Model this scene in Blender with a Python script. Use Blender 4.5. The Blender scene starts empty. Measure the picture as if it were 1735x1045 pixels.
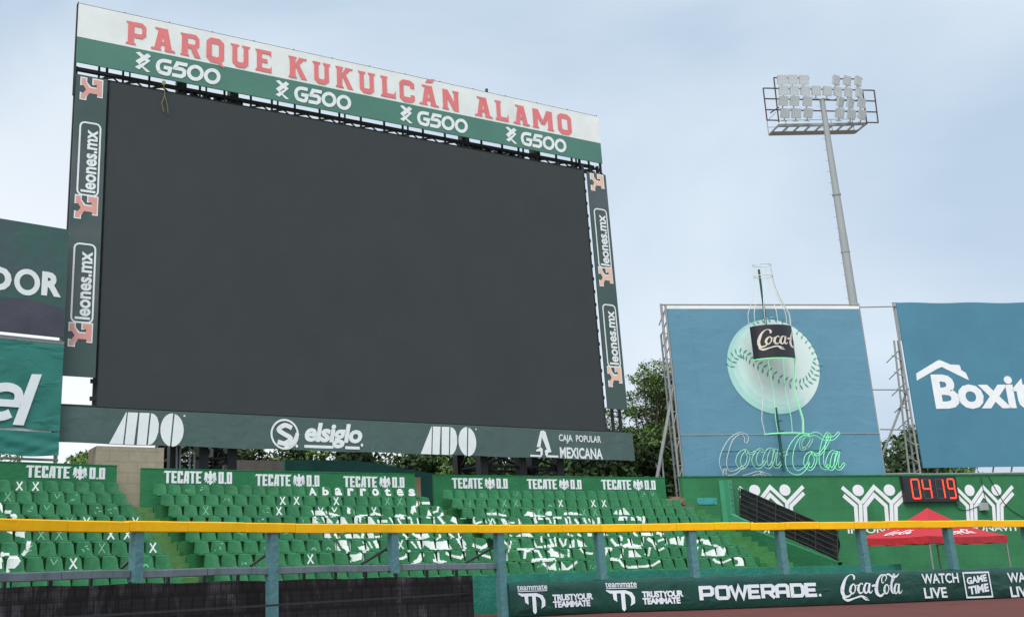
import bpy, math, random
from mathutils import Vector, Matrix
random.seed(7)
S = bpy.context.scene
col = S.collection
R = math.radians

# ------------------------------------------------------------------ camera
# eye height 1.6 m on the outfield; the photograph is a crop, so its optical axis is left of its middle (lens shift)
W_, H_, CX, CY, F_ = 1735.0, 1045.0, 557.0, 522.5, 1664.41
CR = Matrix(((0.999826291, 0.0186383692, 0.0), (0.00459316341, -0.246393098, -0.969159091), (-0.018063545, 0.968990739, -0.246435906)))
EYE = Vector((0, 0, 1.6))
cam = bpy.data.cameras.new('Camera')
co = bpy.data.objects.new('Camera', cam); col.objects.link(co)
co.matrix_world = Matrix.Translation(EYE) @ CR.to_4x4()
cam.sensor_fit = 'HORIZONTAL'; cam.sensor_width = 36; cam.lens = F_ / W_ * 36
cam.shift_x = (W_ / 2 - CX) / W_; cam.shift_y = 0.0
cam.clip_start = 0.1; cam.clip_end = 3000
S.camera = co
S.render.resolution_x = 1024; S.render.resolution_y = 616

# ------------------------------------------------------------------ light
SUN_EL, SUN_AZ = 58, 205          # degrees; azimuth clockwise from +Y
w = bpy.data.worlds.new('World'); S.world = w; w.use_nodes = True
nt = w.node_tree; nt.nodes.clear(); N = nt.nodes.new; LK = nt.links.new
out = N('ShaderNodeOutputWorld'); bg = N('ShaderNodeBackground'); LK(bg.outputs[0], out.inputs[0])
bg.inputs[1].default_value = 0.1
sky = N('ShaderNodeTexSky'); sky.sky_type = 'NISHITA'; sky.sun_disc = False
sky.sun_elevation = R(SUN_EL); sky.sun_rotation = R(SUN_AZ); sky.dust_density = 2.0; sky.air_density = 1.0
tc = N('ShaderNodeTexCoord')
mp = N('ShaderNodeMapping'); mp.inputs['Scale'].default_value = (1.0, 1.0, 1.7); LK(tc.outputs['Generated'], mp.inputs[0])
n1 = N('ShaderNodeTexNoise'); n1.inputs['Scale'].default_value = 2.0; n1.inputs['Detail'].default_value = 5; n1.inputs['Roughness'].default_value = .45; n1.inputs['Distortion'].default_value = .5
LK(mp.outputs[0], n1.inputs['Vector'])
r1 = N('ShaderNodeValToRGB'); r1.color_ramp.elements[0].position = .40; r1.color_ramp.elements[1].position = .62
r1.color_ramp.elements[0].color = (2.72, 3.45, 4.3, 1); r1.color_ramp.elements[1].color = (4.0, 4.6, 5.15, 1)
LK(n1.outputs['Fac'], r1.inputs[0])
# the veil of thin cloud whitens towards the horizon and towards the left (-X)
sep = N('ShaderNodeSeparateXYZ'); LK(tc.outputs['Generated'], sep.inputs[0])
hz = N('ShaderNodeMapRange'); hz.inputs[1].default_value = .52; hz.inputs[2].default_value = .02; hz.inputs[3].default_value = 0; hz.inputs[4].default_value = 1; hz.clamp = True
LK(sep.outputs['Z'], hz.inputs[0])
lf = N('ShaderNodeMapRange'); lf.inputs[1].default_value = .42; lf.inputs[2].default_value = -.32; lf.inputs[3].default_value = .2; lf.inputs[4].default_value = 1.75; lf.clamp = True
LK(sep.outputs['X'], lf.inputs[0])
m1 = N('ShaderNodeMath'); m1.operation = 'MULTIPLY'; LK(hz.outputs[0], m1.inputs[0]); LK(lf.outputs[0], m1.inputs[1]); m1.use_clamp = True
mw = N('ShaderNodeMix'); mw.data_type = 'RGBA'; LK(m1.outputs[0], mw.inputs[0]); LK(r1.outputs[0], mw.inputs[6]); mw.inputs[7].default_value = (5.5, 5.65, 5.8, 1)
mc = N('ShaderNodeMix'); mc.data_type = 'RGBA'; mc.inputs[0].default_value = .9; LK(sky.outputs[0], mc.inputs[6]); LK(mw.outputs[2], mc.inputs[7])
LK(mc.outputs[2], bg.inputs[0])
sl = bpy.data.lights.new('Sun', 'SUN'); sl.energy = 2.1; sl.angle = R(48); sl.color = (1, .965, .91)
so = bpy.data.objects.new('Sun', sl); col.objects.link(so)
sd = Vector((math.sin(R(SUN_AZ)) * math.cos(R(SUN_EL)), math.cos(R(SUN_AZ)) * math.cos(R(SUN_EL)), math.sin(R(SUN_EL))))
so.rotation_euler = sd.to_track_quat('Z', 'Y').to_euler()
S.view_settings.view_transform = 'Standard'; S.view_settings.look = 'None'
S.view_settings.exposure = 0.88; S.view_settings.gamma = 1.0

# ------------------------------------------------------------------ helpers
def ray(px, py): return CR @ Vector(((px - CX) / F_, -(py - CY) / F_, -1.0))
def atz(px, py, z):
    d = ray(px, py); return EYE + d * ((z - EYE.z) / d.z)
def aty(px, py, Y):
    d = ray(px, py); return EYE + d * (Y / d.y)

class Plane:                       # a vertical plane: u metres along it, v height, w metres towards the field
    def __init__(s, P, heading):
        t = R(heading); s.P = Vector((P[0], P[1], 0)); s.e = Vector((math.sin(t), math.cos(t), 0)); s.b = Vector((-math.cos(t), math.sin(t), 0))
    def pt(s, u, v, w=0): return s.P + s.e * u - s.b * w + Vector((0, 0, v))
    def uv(s, px, py, w=0):
        d = ray(px, py); P = s.P - s.b * w; t = ((P - EYE).dot(s.b)) / d.dot(s.b); X = EYE + d * t
        return ((X - s.P).dot(s.e), X.z)
    def back(s, k):
        q = Plane(s.P + s.b * k, 0); q.e = s.e.copy(); q.b = s.b.copy(); return q
class Bend:                        # a vertical sheet along a polyline in plan: u is the length along it
    def __init__(s, pts):
        s.p = [Vector((a, b, 0)) for a, b in pts]; s.L = [0]
        for a, b in zip(s.p, s.p[1:]): s.L.append(s.L[-1] + (b - a).length)
    def seg(s, u):
        i = 0
        while i < len(s.p) - 2 and u > s.L[i + 1]: i += 1
        return i
    def pt(s, u, v, w=0):
        i = s.seg(u); e = (s.p[i + 1] - s.p[i]).normalized()
        def nrm(k):
            k = max(0, min(len(s.p) - 2, k)); g = (s.p[k + 1] - s.p[k]).normalized(); return Vector((g.y, -g.x, 0))
        f = (u - s.L[i]) / (s.L[i + 1] - s.L[i]); f = max(0, min(1, f))
        n = nrm(i) * 1.0
        n = (nrm(i - 1) * max(0, .5 - f) + nrm(i) * (1 - abs(f - .5)) + nrm(i + 1) * max(0, f - .5)).normalized()
        return s.p[i] + e * (u - s.L[i]) + n * w + Vector((0, 0, v))
    def uv(s, px, py, w=0):
        d = ray(px, py); best = None
        for i in range(len(s.p) - 1):
            e = (s.p[i + 1] - s.p[i]).normalized(); n = Vector((e.y, -e.x, 0)); P = s.p[i] + n * w
            t = (P - EYE).dot(n) / d.dot(n); X = EYE + d * t; u = (X - s.p[i]).dot(e); L = s.L[i + 1] - s.L[i]
            err = max(0, -u, u - L)
            if t > 0 and (best is None or err < best[0]): best = (err, s.L[i] + u, X.z)
        return best[1], best[2]

WL = {}
class MB:
    def __init__(s): s.v = []; s.f = []; s.m = []; s.mi = 0
    def face(s, pts):
        n = len(s.v); s.v += [Vector(p) for p in pts]; s.f.append(tuple(range(n, n + len(pts)))); s.m.append(s.mi)
    def hexa(s, c):                # 8 corners: bottom ring then top ring
        n = len(s.v); s.v += [Vector(p) for p in c]
        for q in ((3, 2, 1, 0), (4, 5, 6, 7), (0, 1, 5, 4), (1, 2, 6, 5), (2, 3, 7, 6), (3, 0, 4, 7)):
            s.f.append(tuple(n + i for i in q)); s.m.append(s.mi)
    def box(s, sf, u0, u1, v0, v1, w0, w1):
        s.hexa([sf.pt(u0, v0, w1), sf.pt(u1, v0, w1), sf.pt(u1, v0, w0), sf.pt(u0, v0, w0), sf.pt(u0, v1, w1), sf.pt(u1, v1, w1), sf.pt(u1, v1, w0), sf.pt(u0, v1, w0)])
    def cube(s, a, b):
        x0, y0, z0 = a; x1, y1, z1 = b
        s.hexa([(x0, y0, z0), (x1, y0, z0), (x1, y1, z0), (x0, y1, z0), (x0, y0, z1), (x1, y0, z1), (x1, y1, z1), (x0, y1, z1)])
    def prism(s, plan, z0, z1):
        n = len(plan); k = len(s.v); s.v += [Vector((p[0], p[1], z0)) for p in plan] + [Vector((p[0], p[1], z1)) for p in plan]
        s.f.append(tuple(k + i for i in reversed(range(n)))); s.f.append(tuple(k + n + i for i in range(n))); s.m += [s.mi] * 2
        for i in range(n):
            j = (i + 1) % n; s.f.append((k + i, k + j, k + n + j, k + n + i)); s.m.append(s.mi)
    def tube(s, a, b, r, n=6, r2=None, caps=True):
        a = Vector(a); b = Vector(b); d = (b - a)
        if d.length < 1e-6: return
        d.normalize(); x = d.orthogonal().normalized(); y = d.cross(x); r2 = r if r2 is None else r2; k = len(s.v)
        for P, rr in ((a, r), (b, r2)):
            for i in range(n):
                t = 2 * math.pi * i / n; s.v.append(P + (x * math.cos(t) + y * math.sin(t)) * rr)
        for i in range(n):
            j = (i + 1) % n; s.f.append((k + i, k + j, k + n + j, k + n + i)); s.m.append(s.mi)
        if caps: s.f.append(tuple(k + i for i in reversed(range(n)))); s.f.append(tuple(k + n + i for i in range(n))); s.m += [s.mi] * 2
    def path(s, pts, r, n=6):      # one continuous tube through the points
        pts = [Vector(p) for p in pts]; k = len(s.v); x = None
        for i, P in enumerate(pts):
            d = (pts[min(i + 1, len(pts) - 1)] - pts[max(i - 1, 0)]).normalized()
            x = d.orthogonal().normalized() if x is None else (x - d * x.dot(d)).normalized()
            y = d.cross(x)
            for j in range(n):
                t = 2 * math.pi * j / n; s.v.append(P + (x * math.cos(t) + y * math.sin(t)) * r)
        for i in range(len(pts) - 1):
            for j in range(n):
                q = (j + 1) % n; s.f.append((k + i * n + j, k + i * n + q, k + (i + 1) * n + q, k + (i + 1) * n + j)); s.m.append(s.mi)
        s.f.append(tuple(k + j for j in reversed(range(n)))); s.f.append(tuple(k + (len(pts) - 1) * n + j for j in range(n))); s.m += [s.mi] * 2
    def grid(s, P, nu, nv, both=0):
        k = len(s.v)
        for j in range(nv + 1):
            for i in range(nu + 1): s.v.append(Vector(P(i / nu, j / nv)))
        for j in range(nv):
            for i in range(nu):
                a = k + j * (nu + 1) + i; s.f.append((a, a + 1, a + nu + 2, a + nu + 1)); s.m.append(s.mi)
    def build(s, name, mats, parent=None, smooth=False, origin=None):
        if parent is not None: o = WL[parent.name]
        elif origin is not None: o = Vector(origin)
        else:
            c = sum(s.v, Vector()) / max(1, len(s.v)); o = Vector((c.x, c.y, min(p.z for p in s.v)))
        me = bpy.data.meshes.new(name); me.from_pydata([p - o for p in s.v], [], s.f)
        if not isinstance(mats, (list, tuple)): mats = [mats]
        for m in mats: me.materials.append(m)
        if any(s.m): me.polygons.foreach_set('material_index', s.m)
        if smooth: me.polygons.foreach_set('use_smooth', [True] * len(s.f))
        ob = bpy.data.objects.new(name, me); col.objects.link(ob)
        if parent is not None: ob.parent = parent
        else: ob.location = o
        WL[ob.name] = o.copy()
        return ob
def tag(o, label=None, cat=None, group=None, kind=None):
    if label: o['label'] = label
    if cat: o['category'] = cat
    if group: o['group'] = group
    if kind: o['kind'] = kind
    return o
def thing(name, loc, label, cat, group=None):
    o = bpy.data.objects.new(name, None); col.objects.link(o); o.location = Vector(loc); o.empty_display_size = .3
    WL[o.name] = Vector(loc); return tag(o, label, cat, group)

# ------------------------------------------------------------------ materials
def lin(c): 
    c = c / 255.0
    return c / 12.92 if c <= .04045 else ((c + .055) / 1.055) ** 2.4
def C(r, g, b, k=1.0): return (lin(r) * k, lin(g) * k, lin(b) * k, 1)
def mat(name, c, rough=.6, var=.12, scale=3.0, bump=0.0, bscale=8.0, metal=0.0, stain=None, stain_amt=.4, stain_scale=1.5, rand=0.0, stretch=(1, 1, 1), spec=.5, fine=0.0):
    m = bpy.data.materials.new(name); m.use_nodes = True; t = m.node_tree; b = t.nodes['Principled BSDF']
    n = t.nodes.new; l = t.links.new
    b.inputs['Roughness'].default_value = rough; b.inputs['Metallic'].default_value = metal; b.inputs['Specular IOR Level'].default_value = spec
    tcn = n('ShaderNodeTexCoord'); mpn = n('ShaderNodeMapping'); l(tcn.outputs['Object'], mpn.inputs[0]); mpn.inputs['Scale'].default_value = stretch
    if rand:                      # every copy gets its own piece of the pattern
        oi0 = n('ShaderNodeObjectInfo'); sc = n('ShaderNodeVectorMath'); sc.operation = 'SCALE'; sc.inputs[3].default_value = 37.0
        cb = n('ShaderNodeCombineXYZ'); l(oi0.outputs['Random'], cb.inputs[0]); l(oi0.outputs['Random'], cb.inputs[1]); l(cb.outputs[0], sc.inputs[0]); l(sc.outputs[0], mpn.inputs[1])
    nz = n('ShaderNodeTexNoise'); nz.inputs['Scale'].default_value = scale; nz.inputs['Detail'].default_value = 5; l(mpn.outputs[0], nz.inputs['Vector'])
    mr = n('ShaderNodeMapRange'); mr.inputs[1].default_value = .25; mr.inputs[2].default_value = .75; mr.inputs[3].default_value = 1 - var; mr.inputs[4].default_value = 1 + var; l(nz.outputs['Fac'], mr.inputs[0])
    hs = n('ShaderNodeHueSaturation'); hs.inputs['Color'].default_value = c; l(mr.outputs[0], hs.inputs['Value'])
    last = hs.outputs[0]
    if fine:
        nf = n('ShaderNodeTexNoise'); nf.inputs['Scale'].default_value = 60; nf.inputs['Detail'].default_value = 3; l(mpn.outputs[0], nf.inputs['Vector'])
        mf = n('ShaderNodeMapRange'); mf.inputs[1].default_value = .3; mf.inputs[2].default_value = .7; mf.inputs[3].default_value = 1 - fine; mf.inputs[4].default_value = 1 + fine; l(nf.outputs['Fac'], mf.inputs[0])
        h3 = n('ShaderNodeHueSaturation'); l(last, h3.inputs['Color']); l(mf.outputs[0], h3.inputs['Value']); last = h3.outputs[0]
    if stain:
        n2 = n('ShaderNodeTexNoise'); n2.inputs['Scale'].default_value = stain_scale; n2.inputs['Detail'].default_value = 8; n2.inputs['Roughness'].default_value = .65; l(mpn.outputs[0], n2.inputs['Vector'])
        rp = n('ShaderNodeMapRange'); rp.inputs[1].default_value = .5; rp.inputs[2].default_value = .72; rp.inputs[3].default_value = 0; rp.inputs[4].default_value = stain_amt; rp.clamp = True; l(n2.outputs['Fac'], rp.inputs[0])
        mx = n('ShaderNodeMix'); mx.data_type = 'RGBA'; l(rp.outputs[0], mx.inputs[0]); l(last, mx.inputs[6]); mx.inputs[7].default_value = stain; last = mx.outputs[2]
    if rand:
        oi = n('ShaderNodeObjectInfo'); m2 = n('ShaderNodeMapRange'); m2.inputs[3].default_value = 1 - rand; m2.inputs[4].default_value = 1 + rand; l(oi.outputs['Random'], m2.inputs[0])
        h2 = n('ShaderNodeHueSaturation'); l(last, h2.inputs['Color']); l(m2.outputs[0], h2.inputs['Value']); last = h2.outputs[0]
    l(last, b.inputs['Base Color'])
    if bump:
        nb = n('ShaderNodeTexNoise'); nb.inputs['Scale'].default_value = bscale; nb.inputs['Detail'].default_value = 4; nb.inputs['Distortion'].default_value = .8; l(mpn.outputs[0], nb.inputs['Vector'])
        bp = n('ShaderNodeBump'); bp.inputs['Strength'].default_value = bump; bp.inputs['Distance'].default_value = .1; l(nb.outputs['Fac'], bp.inputs['Height']); l(bp.outputs[0], b.inputs['Normal'])
    return m
def emit(name, c, e, strength):
    m = mat(name, c, .4, .02); b = m.node_tree.nodes['Principled BSDF']; b.inputs['Emission Color'].default_value = e; b.inputs['Emission Strength'].default_value = strength; return m
def lines(m, sx, sz, width, amt, bricks=False, c2=.96):
    """darken thin seams on a regular grid in object space (panel joints, block courses, mesh)"""
    t = m.node_tree; b = t.nodes['Principled BSDF']; n = t.nodes.new; l = t.links.new
    src = b.inputs['Base Color'].links[0].from_socket
    tcn = n('ShaderNodeTexCoord'); sp = n('ShaderNodeSeparateXYZ'); l(tcn.outputs['Object'], sp.inputs[0])
    h = n('ShaderNodeMath'); h.operation = 'ADD'; l(sp.outputs[0], h.inputs[0]); l(sp.outputs[1], h.inputs[1])
    cb = n('ShaderNodeCombineXYZ'); l(h.outputs[0], cb.inputs[0]); l(sp.outputs[2], cb.inputs[1])
    br = n('ShaderNodeTexBrick'); br.offset = .5 if bricks else 0; br.inputs['Scale'].default_value = 1; br.inputs['Brick Width'].default_value = sx; br.inputs['Row Height'].default_value = sz
    br.inputs['Mortar Size'].default_value = width; br.inputs['Mortar Smooth'].default_value = .2
    br.inputs['Color1'].default_value = (1, 1, 1, 1); br.inputs['Color2'].default_value = (c2, c2, c2, 1); br.inputs['Mortar'].default_value = (amt, amt, amt, 1)
    l(cb.outputs[0], br.inputs['Vector'])
    mx = n('ShaderNodeMix'); mx.data_type = 'RGBA'; mx.blend_type = 'MULTIPLY'; mx.inputs[0].default_value = 1; l(src, mx.inputs[6]); l(br.outputs['Color'], mx.inputs[7]); l(mx.outputs[2], b.inputs['Base Color'])
    return m
WHITE = (.80, .83, .86, 1)
M = dict(
    white=mat('printed white', WHITE, .6, .05), 
    title_white=mat('white vinyl', (.80, .82, .81, 1), .5, .05, 1.2, .12, 1.2, stain=(.55, .58, .56, 1), stain_amt=.35, stain_scale=.8),
    title_green=mat('green vinyl', C(78, 126, 111), .45, .06, .6, .15, 1.0),
    title_red=mat('faded red print', C(226, 122, 124), .6, .06),
    side=mat('dark grey green vinyl', C(64, 84, 81), .4, .10, .5, .18, 1.0, stain=C(102, 98, 108), stain_amt=.75, stain_scale=.28),  # the purplish stain colour paints a reflection into the vinyl, not dirt
    low=mat('grey green vinyl', C(74, 97, 94), .42, .09, .7, .3, 1.6, stain=C(70, 84, 84), stain_amt=.5, stain_scale=.5),
    peach=mat('peach print', C(232, 192, 172), .6, .06),
    pinkp=mat('faded pink print', C(222, 158, 150), .6, .06),
    screen=lines(mat('unlit led modules', C(63, 68, 70), .75, .045, .4, fine=.03, spec=.2), .96, .96, .006, .93),
    black=mat('black painted steel', C(38, 41, 44), .55, .2, 4),
    steel=mat('galvanised steel', C(150, 154, 154), .5, .18, 5, metal=.2, stain=C(120, 98, 84), stain_amt=.5, stain_scale=5),
    pole=mat('grey painted pole', C(150, 156, 158), .6, .06, .8),
    rust=mat('red oxide pipe', C(74, 48, 50), .6, .25, 5),
    dor=mat('dark teal vinyl', C(56, 92, 87), .45, .12, .5, .25, 1.1, stain=C(80, 70, 86), stain_amt=.85, stain_scale=.33),
    purple=mat('dark purple print', C(68, 66, 80), .45, .25, .9, .25, 1.1, stain=C(56, 84, 84), stain_amt=.6, stain_scale=.6),
    el=mat('teal vinyl', C(40, 120, 110), .4, .16, .7, .4, .9, stretch=(1, 1, 1.5)),
    wallg=mat('green painted plaster', C(34, 112, 70), .8, .12, 1.2, .25, 14, stain=C(52, 140, 92), stain_amt=.6, stain_scale=2.2, fine=.05),
    wallr=lines(mat('green painted blockwork', C(46, 120, 76), .8, .16, .9, .15, 12, stain=C(30, 104, 60), stain_amt=.7, stain_scale=1.1, fine=.06), .82, .41, .012, .86, True),
    seat=mat('green seat plastic', C(35, 107, 65), .42, .22, 7, stain=C(74, 130, 80), stain_amt=.5, stain_scale=5, rand=.10, fine=.05),
    seatw=mat('white seat paint', (.74, .78, .76, 1), .6, .08, 8, stain=C(120, 170, 140), stain_amt=.25, stain_scale=18),
    seatf=mat('worn white paint', C(120, 176, 146), .6, .25, 20),
    terr=mat('green painted concrete', C(34, 106, 60), .85, .2, 1.6, .2, 10, stain=C(70, 120, 64), stain_amt=.7, stain_scale=1.7, fine=.08),
    stair=mat('worn olive green steps', C(92, 136, 80), .85, .2, 2.0, .2, 10, stain=C(124, 142, 98), stain_amt=.6, stain_scale=2.6, fine=.08),
    teal=mat('teal painted wall', C(34, 122, 106), .8, .18, 1.4, .25, 9, stain=C(70, 160, 130), stain_amt=.5, stain_scale=2.5, fine=.08),
    conc=lines(mat('raw concrete block', C(160, 149, 130), .9, .14, .9, .12, 14, stain=C(112, 104, 92), stain_amt=.6, stain_scale=.8, fine=.06), .8, .34, .022, .84, True),
    grey_wall=mat('grey weathered boards', C(108, 104, 100), .9, .2, 1, .2, 6, stretch=(3, 3, .5)),
    tealdark=mat('dark teal sheeting', C(22, 84, 78), .7, .2, .8, .2, 3),
    yellow=mat('yellow padding vinyl', C(247, 186, 4), .5, .05, .9, .2, 2.2, stain=C(232, 166, 6), stain_amt=.35, stain_scale=.8, spec=.25),
    post=mat('teal grey post padding', C(82, 128, 134), .5, .10, 2.0, .3, 5, stain=C(54, 104, 98), stain_amt=.5, stain_scale=2),
    postdark=mat('dark post side', C(36, 58, 62), .6, .15, 2.0),
    rail=mat('slate grey padding', C(106, 120, 128), .5, .12, 1.2, .3, 4, stain=C(64, 80, 90), stain_amt=.8, stain_scale=2.2, stretch=(1, 1, .4)),
    ban=mat('dark green banner vinyl', C(16, 66, 57), .38, .12, .8, .45, 1.5, stretch=(1, 1, .6)),
    ink=mat('pale blue white print', (.76, .82, .88, 1), .5, .05),
    clay=mat('red clay', C(92, 46, 40), .95, .2, .8, .4, 30, stain=C(78, 40, 35), stain_amt=.6, stain_scale=.4, fine=.15),
    grass=mat('outfield grass', C(52, 92, 40), .95, .2, .5, .4, 40),
    blue=mat('blue billboard vinyl', C(94, 142, 166), .45, .06, .5, .3, .9, stain=C(84, 134, 160), stain_amt=.5, stain_scale=.4),
    blue2=mat('deep blue billboard vinyl', C(72, 128, 152), .45, .07, .35, .18, .8, stain=C(62, 116, 142), stain_amt=.6, stain_scale=.3),
    ball=mat('printed ball', C(212, 230, 228), .5, .04, .5, stain=C(176, 218, 212), stain_amt=.6, stain_scale=.35),
    ball_c=mat('palest teal print', C(200, 228, 225), .5, .04), ball_b=mat('pale teal print', C(186, 222, 218), .5, .04), ball_a=mat('teal print', C(168, 214, 209), .5, .04),
    stitch=mat('printed stitches', C(70, 156, 142), .5, .1),
    label=mat('black label sheet', C(36, 38, 44), .35, .15, 2),
    cream=mat('cream lettering', C(222, 212, 196), .5, .04),
    tube=mat('unlit glass tube', C(206, 212, 206), .25, .08, 6),
    neon=emit('lit green tube', C(140, 225, 170), C(130, 255, 175), .2),
    neon2=emit('dim green tube', C(158, 214, 180), C(130, 245, 175), .06),
    digit=emit('lit red segment', C(200, 40, 20), C(255, 66, 30), 1.3),
    digoff=mat('unlit segment', C(70, 72, 78), .4, .05),
    red=mat('red tent fabric', C(176, 32, 42), .6, .08, 1.0, .3, 3),
    tarp=mat('black tarpaulin', C(32, 36, 36), .5, .2, 2, .6, 3),
    mesh=lines(mat('black screen mesh', C(36, 34, 36), .85, .25, 1.2, .1, 6, stain=C(96, 94, 100), stain_amt=.9, stain_scale=1.7, stretch=(1, 1, .45)), .11, .11, .012, .55),
    bark=mat('bark', C(92, 82, 70), .9, .25, 5, .4, 12),
    lens=lines(mat('floodlight glass', C(208, 214, 218), .3, .05), .19, .19, .012, .8),
    lamp=mat('floodlight housing', C(176, 180, 180), .45, .1),
    cable=mat('black cable', C(30, 34, 32), .6, .1),
    rope=mat('yellow rope', C(128, 122, 66), .7, .1),
    panel=mat('light green painted panel', C(66, 150, 114), .7, .12, 2, .1, 6),
    soil=mat('dusty ground', C(128, 118, 104), .95, .15, .3, .3, 20),
    stairg=mat('green painted steps', C(58, 122, 66), .85, .25, 2.0, .2, 10, stain=C(100, 128, 84), stain_amt=.5, stain_scale=2.6, fine=.08),
    bars=mat('worn grey bars', C(62, 62, 66), .6, .2, 6),
    tealbox=mat('peeling teal block', C(64, 158, 160), .8, .25, 4, .2, 8, stain=C(30, 96, 110), stain_amt=.8, stain_scale=6),
    rubble=mat('rubble', C(128, 108, 92), .95, .3, 5, .5, 8),
)
lines(M['mesh'], .44, .46, .05, .62, True, 1.7)
def crease(m, amt, ang, stretch=(.5, .5, 3.2)):
    """slack folds pulled across stretched vinyl"""
    t = m.node_tree; b = t.nodes['Principled BSDF']; n = t.nodes.new; l = t.links.new
    tcn = n('ShaderNodeTexCoord'); mp_ = n('ShaderNodeMapping'); mp_.inputs['Rotation'].default_value = (0, R(ang), 0); mp_.inputs['Scale'].default_value = stretch; l(tcn.outputs['Object'], mp_.inputs[0])
    nz = n('ShaderNodeTexNoise'); nz.inputs['Scale'].default_value = 1.1; nz.inputs['Detail'].default_value = 3; nz.inputs['Distortion'].default_value = .4; l(mp_.outputs[0], nz.inputs['Vector'])
    rm = n('ShaderNodeMapRange'); rm.inputs[1].default_value = .52; rm.inputs[2].default_value = .75; rm.clamp = True; l(nz.outputs['Fac'], rm.inputs[0])
    bp = n('ShaderNodeBump'); bp.inputs['Strength'].default_value = amt; bp.inputs['Distance'].default_value = .12; l(rm.outputs[0], bp.inputs['Height'])
    src = b.inputs['Normal'].links
    if src: l(src[0].from_socket, bp.inputs['Normal'])
    l(bp.outputs[0], b.inputs['Normal'])
crease(M['blue'], .07, 32, (.4, .4, 1.5)); crease(M['el'], .3, 16, (.5, .5, 2)); crease(M['ban'], .22, -35, (.8, .8, 1.8)); crease(M['dor'], .06, 14, (.4, .4, 1.5)); crease(M['low'], .06, 20, (.4, .4, 1.5))
lines(M['blue'], 3.3, 100, .012, .88); lines(M['blue2'], 3.1, 100, .012, .9); lines(M['low'], 3.9, 100, .012, .85); lines(M['title_green'], 5.2, 100, .012, .92)
def leafmat(name, c1, c2):
    m = mat(name, c1, .7, .30, .9); t = m.node_tree; b = t.nodes['Principled BSDF']; src = b.inputs['Base Color'].links[0].from_socket
    n = t.nodes.new('ShaderNodeTexNoise'); n.inputs['Scale'].default_value = .45; tcn = t.nodes.new('ShaderNodeTexCoord'); t.links.new(tcn.outputs['Object'], n.inputs['Vector'])
    r = t.nodes.new('ShaderNodeMapRange'); r.inputs[1].default_value = .4; r.inputs[2].default_value = .62; t.links.new(n.outputs['Fac'], r.inputs[0])
    x = t.nodes.new('ShaderNodeMix'); x.data_type = 'RGBA'; t.links.new(r.outputs[0], x.inputs[0]); t.links.new(src, x.inputs[6]); x.inputs[7].default_value = c2; t.links.new(x.outputs[2], b.inputs['Base Color'])
    b.inputs['Transmission Weight'].default_value = 0
    return m
M['leaf1'] = leafmat('light feathery leaves', C(76, 100, 42), C(98, 122, 50)); M['leaf2'] = leafmat('dark leaves', C(44, 66, 34), C(62, 88, 42)); M['leaf3'] = leafmat('mid green leaves', C(74, 104, 44), C(92, 126, 52))

# ------------------------------------------------------------------ flat artwork
def ribbon(pts, w, closed=False):
    """polyline of given width -> quads with mitred joints"""
    p = [Vector((a, b)) for a, b in pts]; n = len(p); ws = w if isinstance(w, (list, tuple)) else [w] * n
    Ls, Rs = [], []
    for i in range(n):
        a = p[i - 1] if (i > 0 or closed) else None; c = p[(i + 1) % n] if (i < n - 1 or closed) else None
        d1 = (p[i] - a).normalized() if a is not None else None; d2 = (c - p[i]).normalized() if c is not None else None
        if d1 is None: d1 = d2
        if d2 is None: d2 = d1
        n1 = Vector((-d1.y, d1.x)); n2 = Vector((-d2.y, d2.x)); m = (n1 + n2)
        m = n1 if m.length < 1e-6 else m.normalized(); k = 1 / max(.45, m.dot(n1))
        Ls.append(p[i] + m * (ws[i] / 2 * k)); Rs.append(p[i] - m * (ws[i] / 2 * k))
    out = []
    for i in range(n if closed else n - 1):
        j = (i + 1) % n; out.append([tuple(Ls[i]), tuple(Rs[i]), tuple(Rs[j]), tuple(Ls[j])])
    return out
def circ(x, y, rx, ry=None, n=28, a0=0, a1=360):
    ry = rx if ry is None else ry
    full = abs(a1 - a0) >= 360
    return [(x + rx * math.cos(R(a0 + (a1 - a0) * i / (n if full else n - 1))), y + ry * math.sin(R(a0 + (a1 - a0) * i / (n if full else n - 1)))) for i in range(n)]
def smooth(pts, k=4):
    out = []; n = len(pts)
    for i in range(n - 1):
        a = pts[max(0, i - 1)]; b = pts[i]; c = pts[i + 1]; d = pts[min(n - 1, i + 2)]
        for j in range(k):
            t = j / k
            out.append(tuple(.5 * ((2 * b[q]) + (-a[q] + c[q]) * t + (2 * a[q] - 5 * b[q] + 4 * c[q] - d[q]) * t * t + (-a[q] + 3 * b[q] - 3 * c[q] + d[q]) * t ** 3) for q in range(len(b))))
    out.append(tuple(pts[-1])); return out
TX = {}
def text(s, bold=0.0, spacing=1.0, shear=0.0):
    key = (s, bold, spacing, shear)
    if key not in TX:
        cu = bpy.data.curves.new('text', 'FONT'); cu.body = s; cu.offset = bold; cu.space_character = spacing; cu.resolution_u = 3; cu.dimensions = '2D'; cu.fill_mode = 'FRONT'
        ob = bpy.data.objects.new('text', cu); me = bpy.data.meshes.new_from_object(ob)
        vs = [(v.co.x + v.co.y * shear, v.co.y) for v in me.vertices]
        TX[key] = [[vs[i] for i in p.vertices] for p in me.polygons]
        bpy.data.objects.remove(ob); bpy.data.meshes.remove(me); bpy.data.curves.remove(cu)
    return TX[key]
def fit(polys, u0, u1, v0, v1):
    xs = [p[0] for q in polys for p in q]; ys = [p[1] for q in polys for p in q]; a, b, c, d = min(xs), max(xs), min(ys), max(ys)
    return [[(u0 + (p[0] - a) / (b - a) * (u1 - u0), v0 + (p[1] - c) / (d - c) * (v1 - v0)) for p in q] for q in polys]
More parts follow.
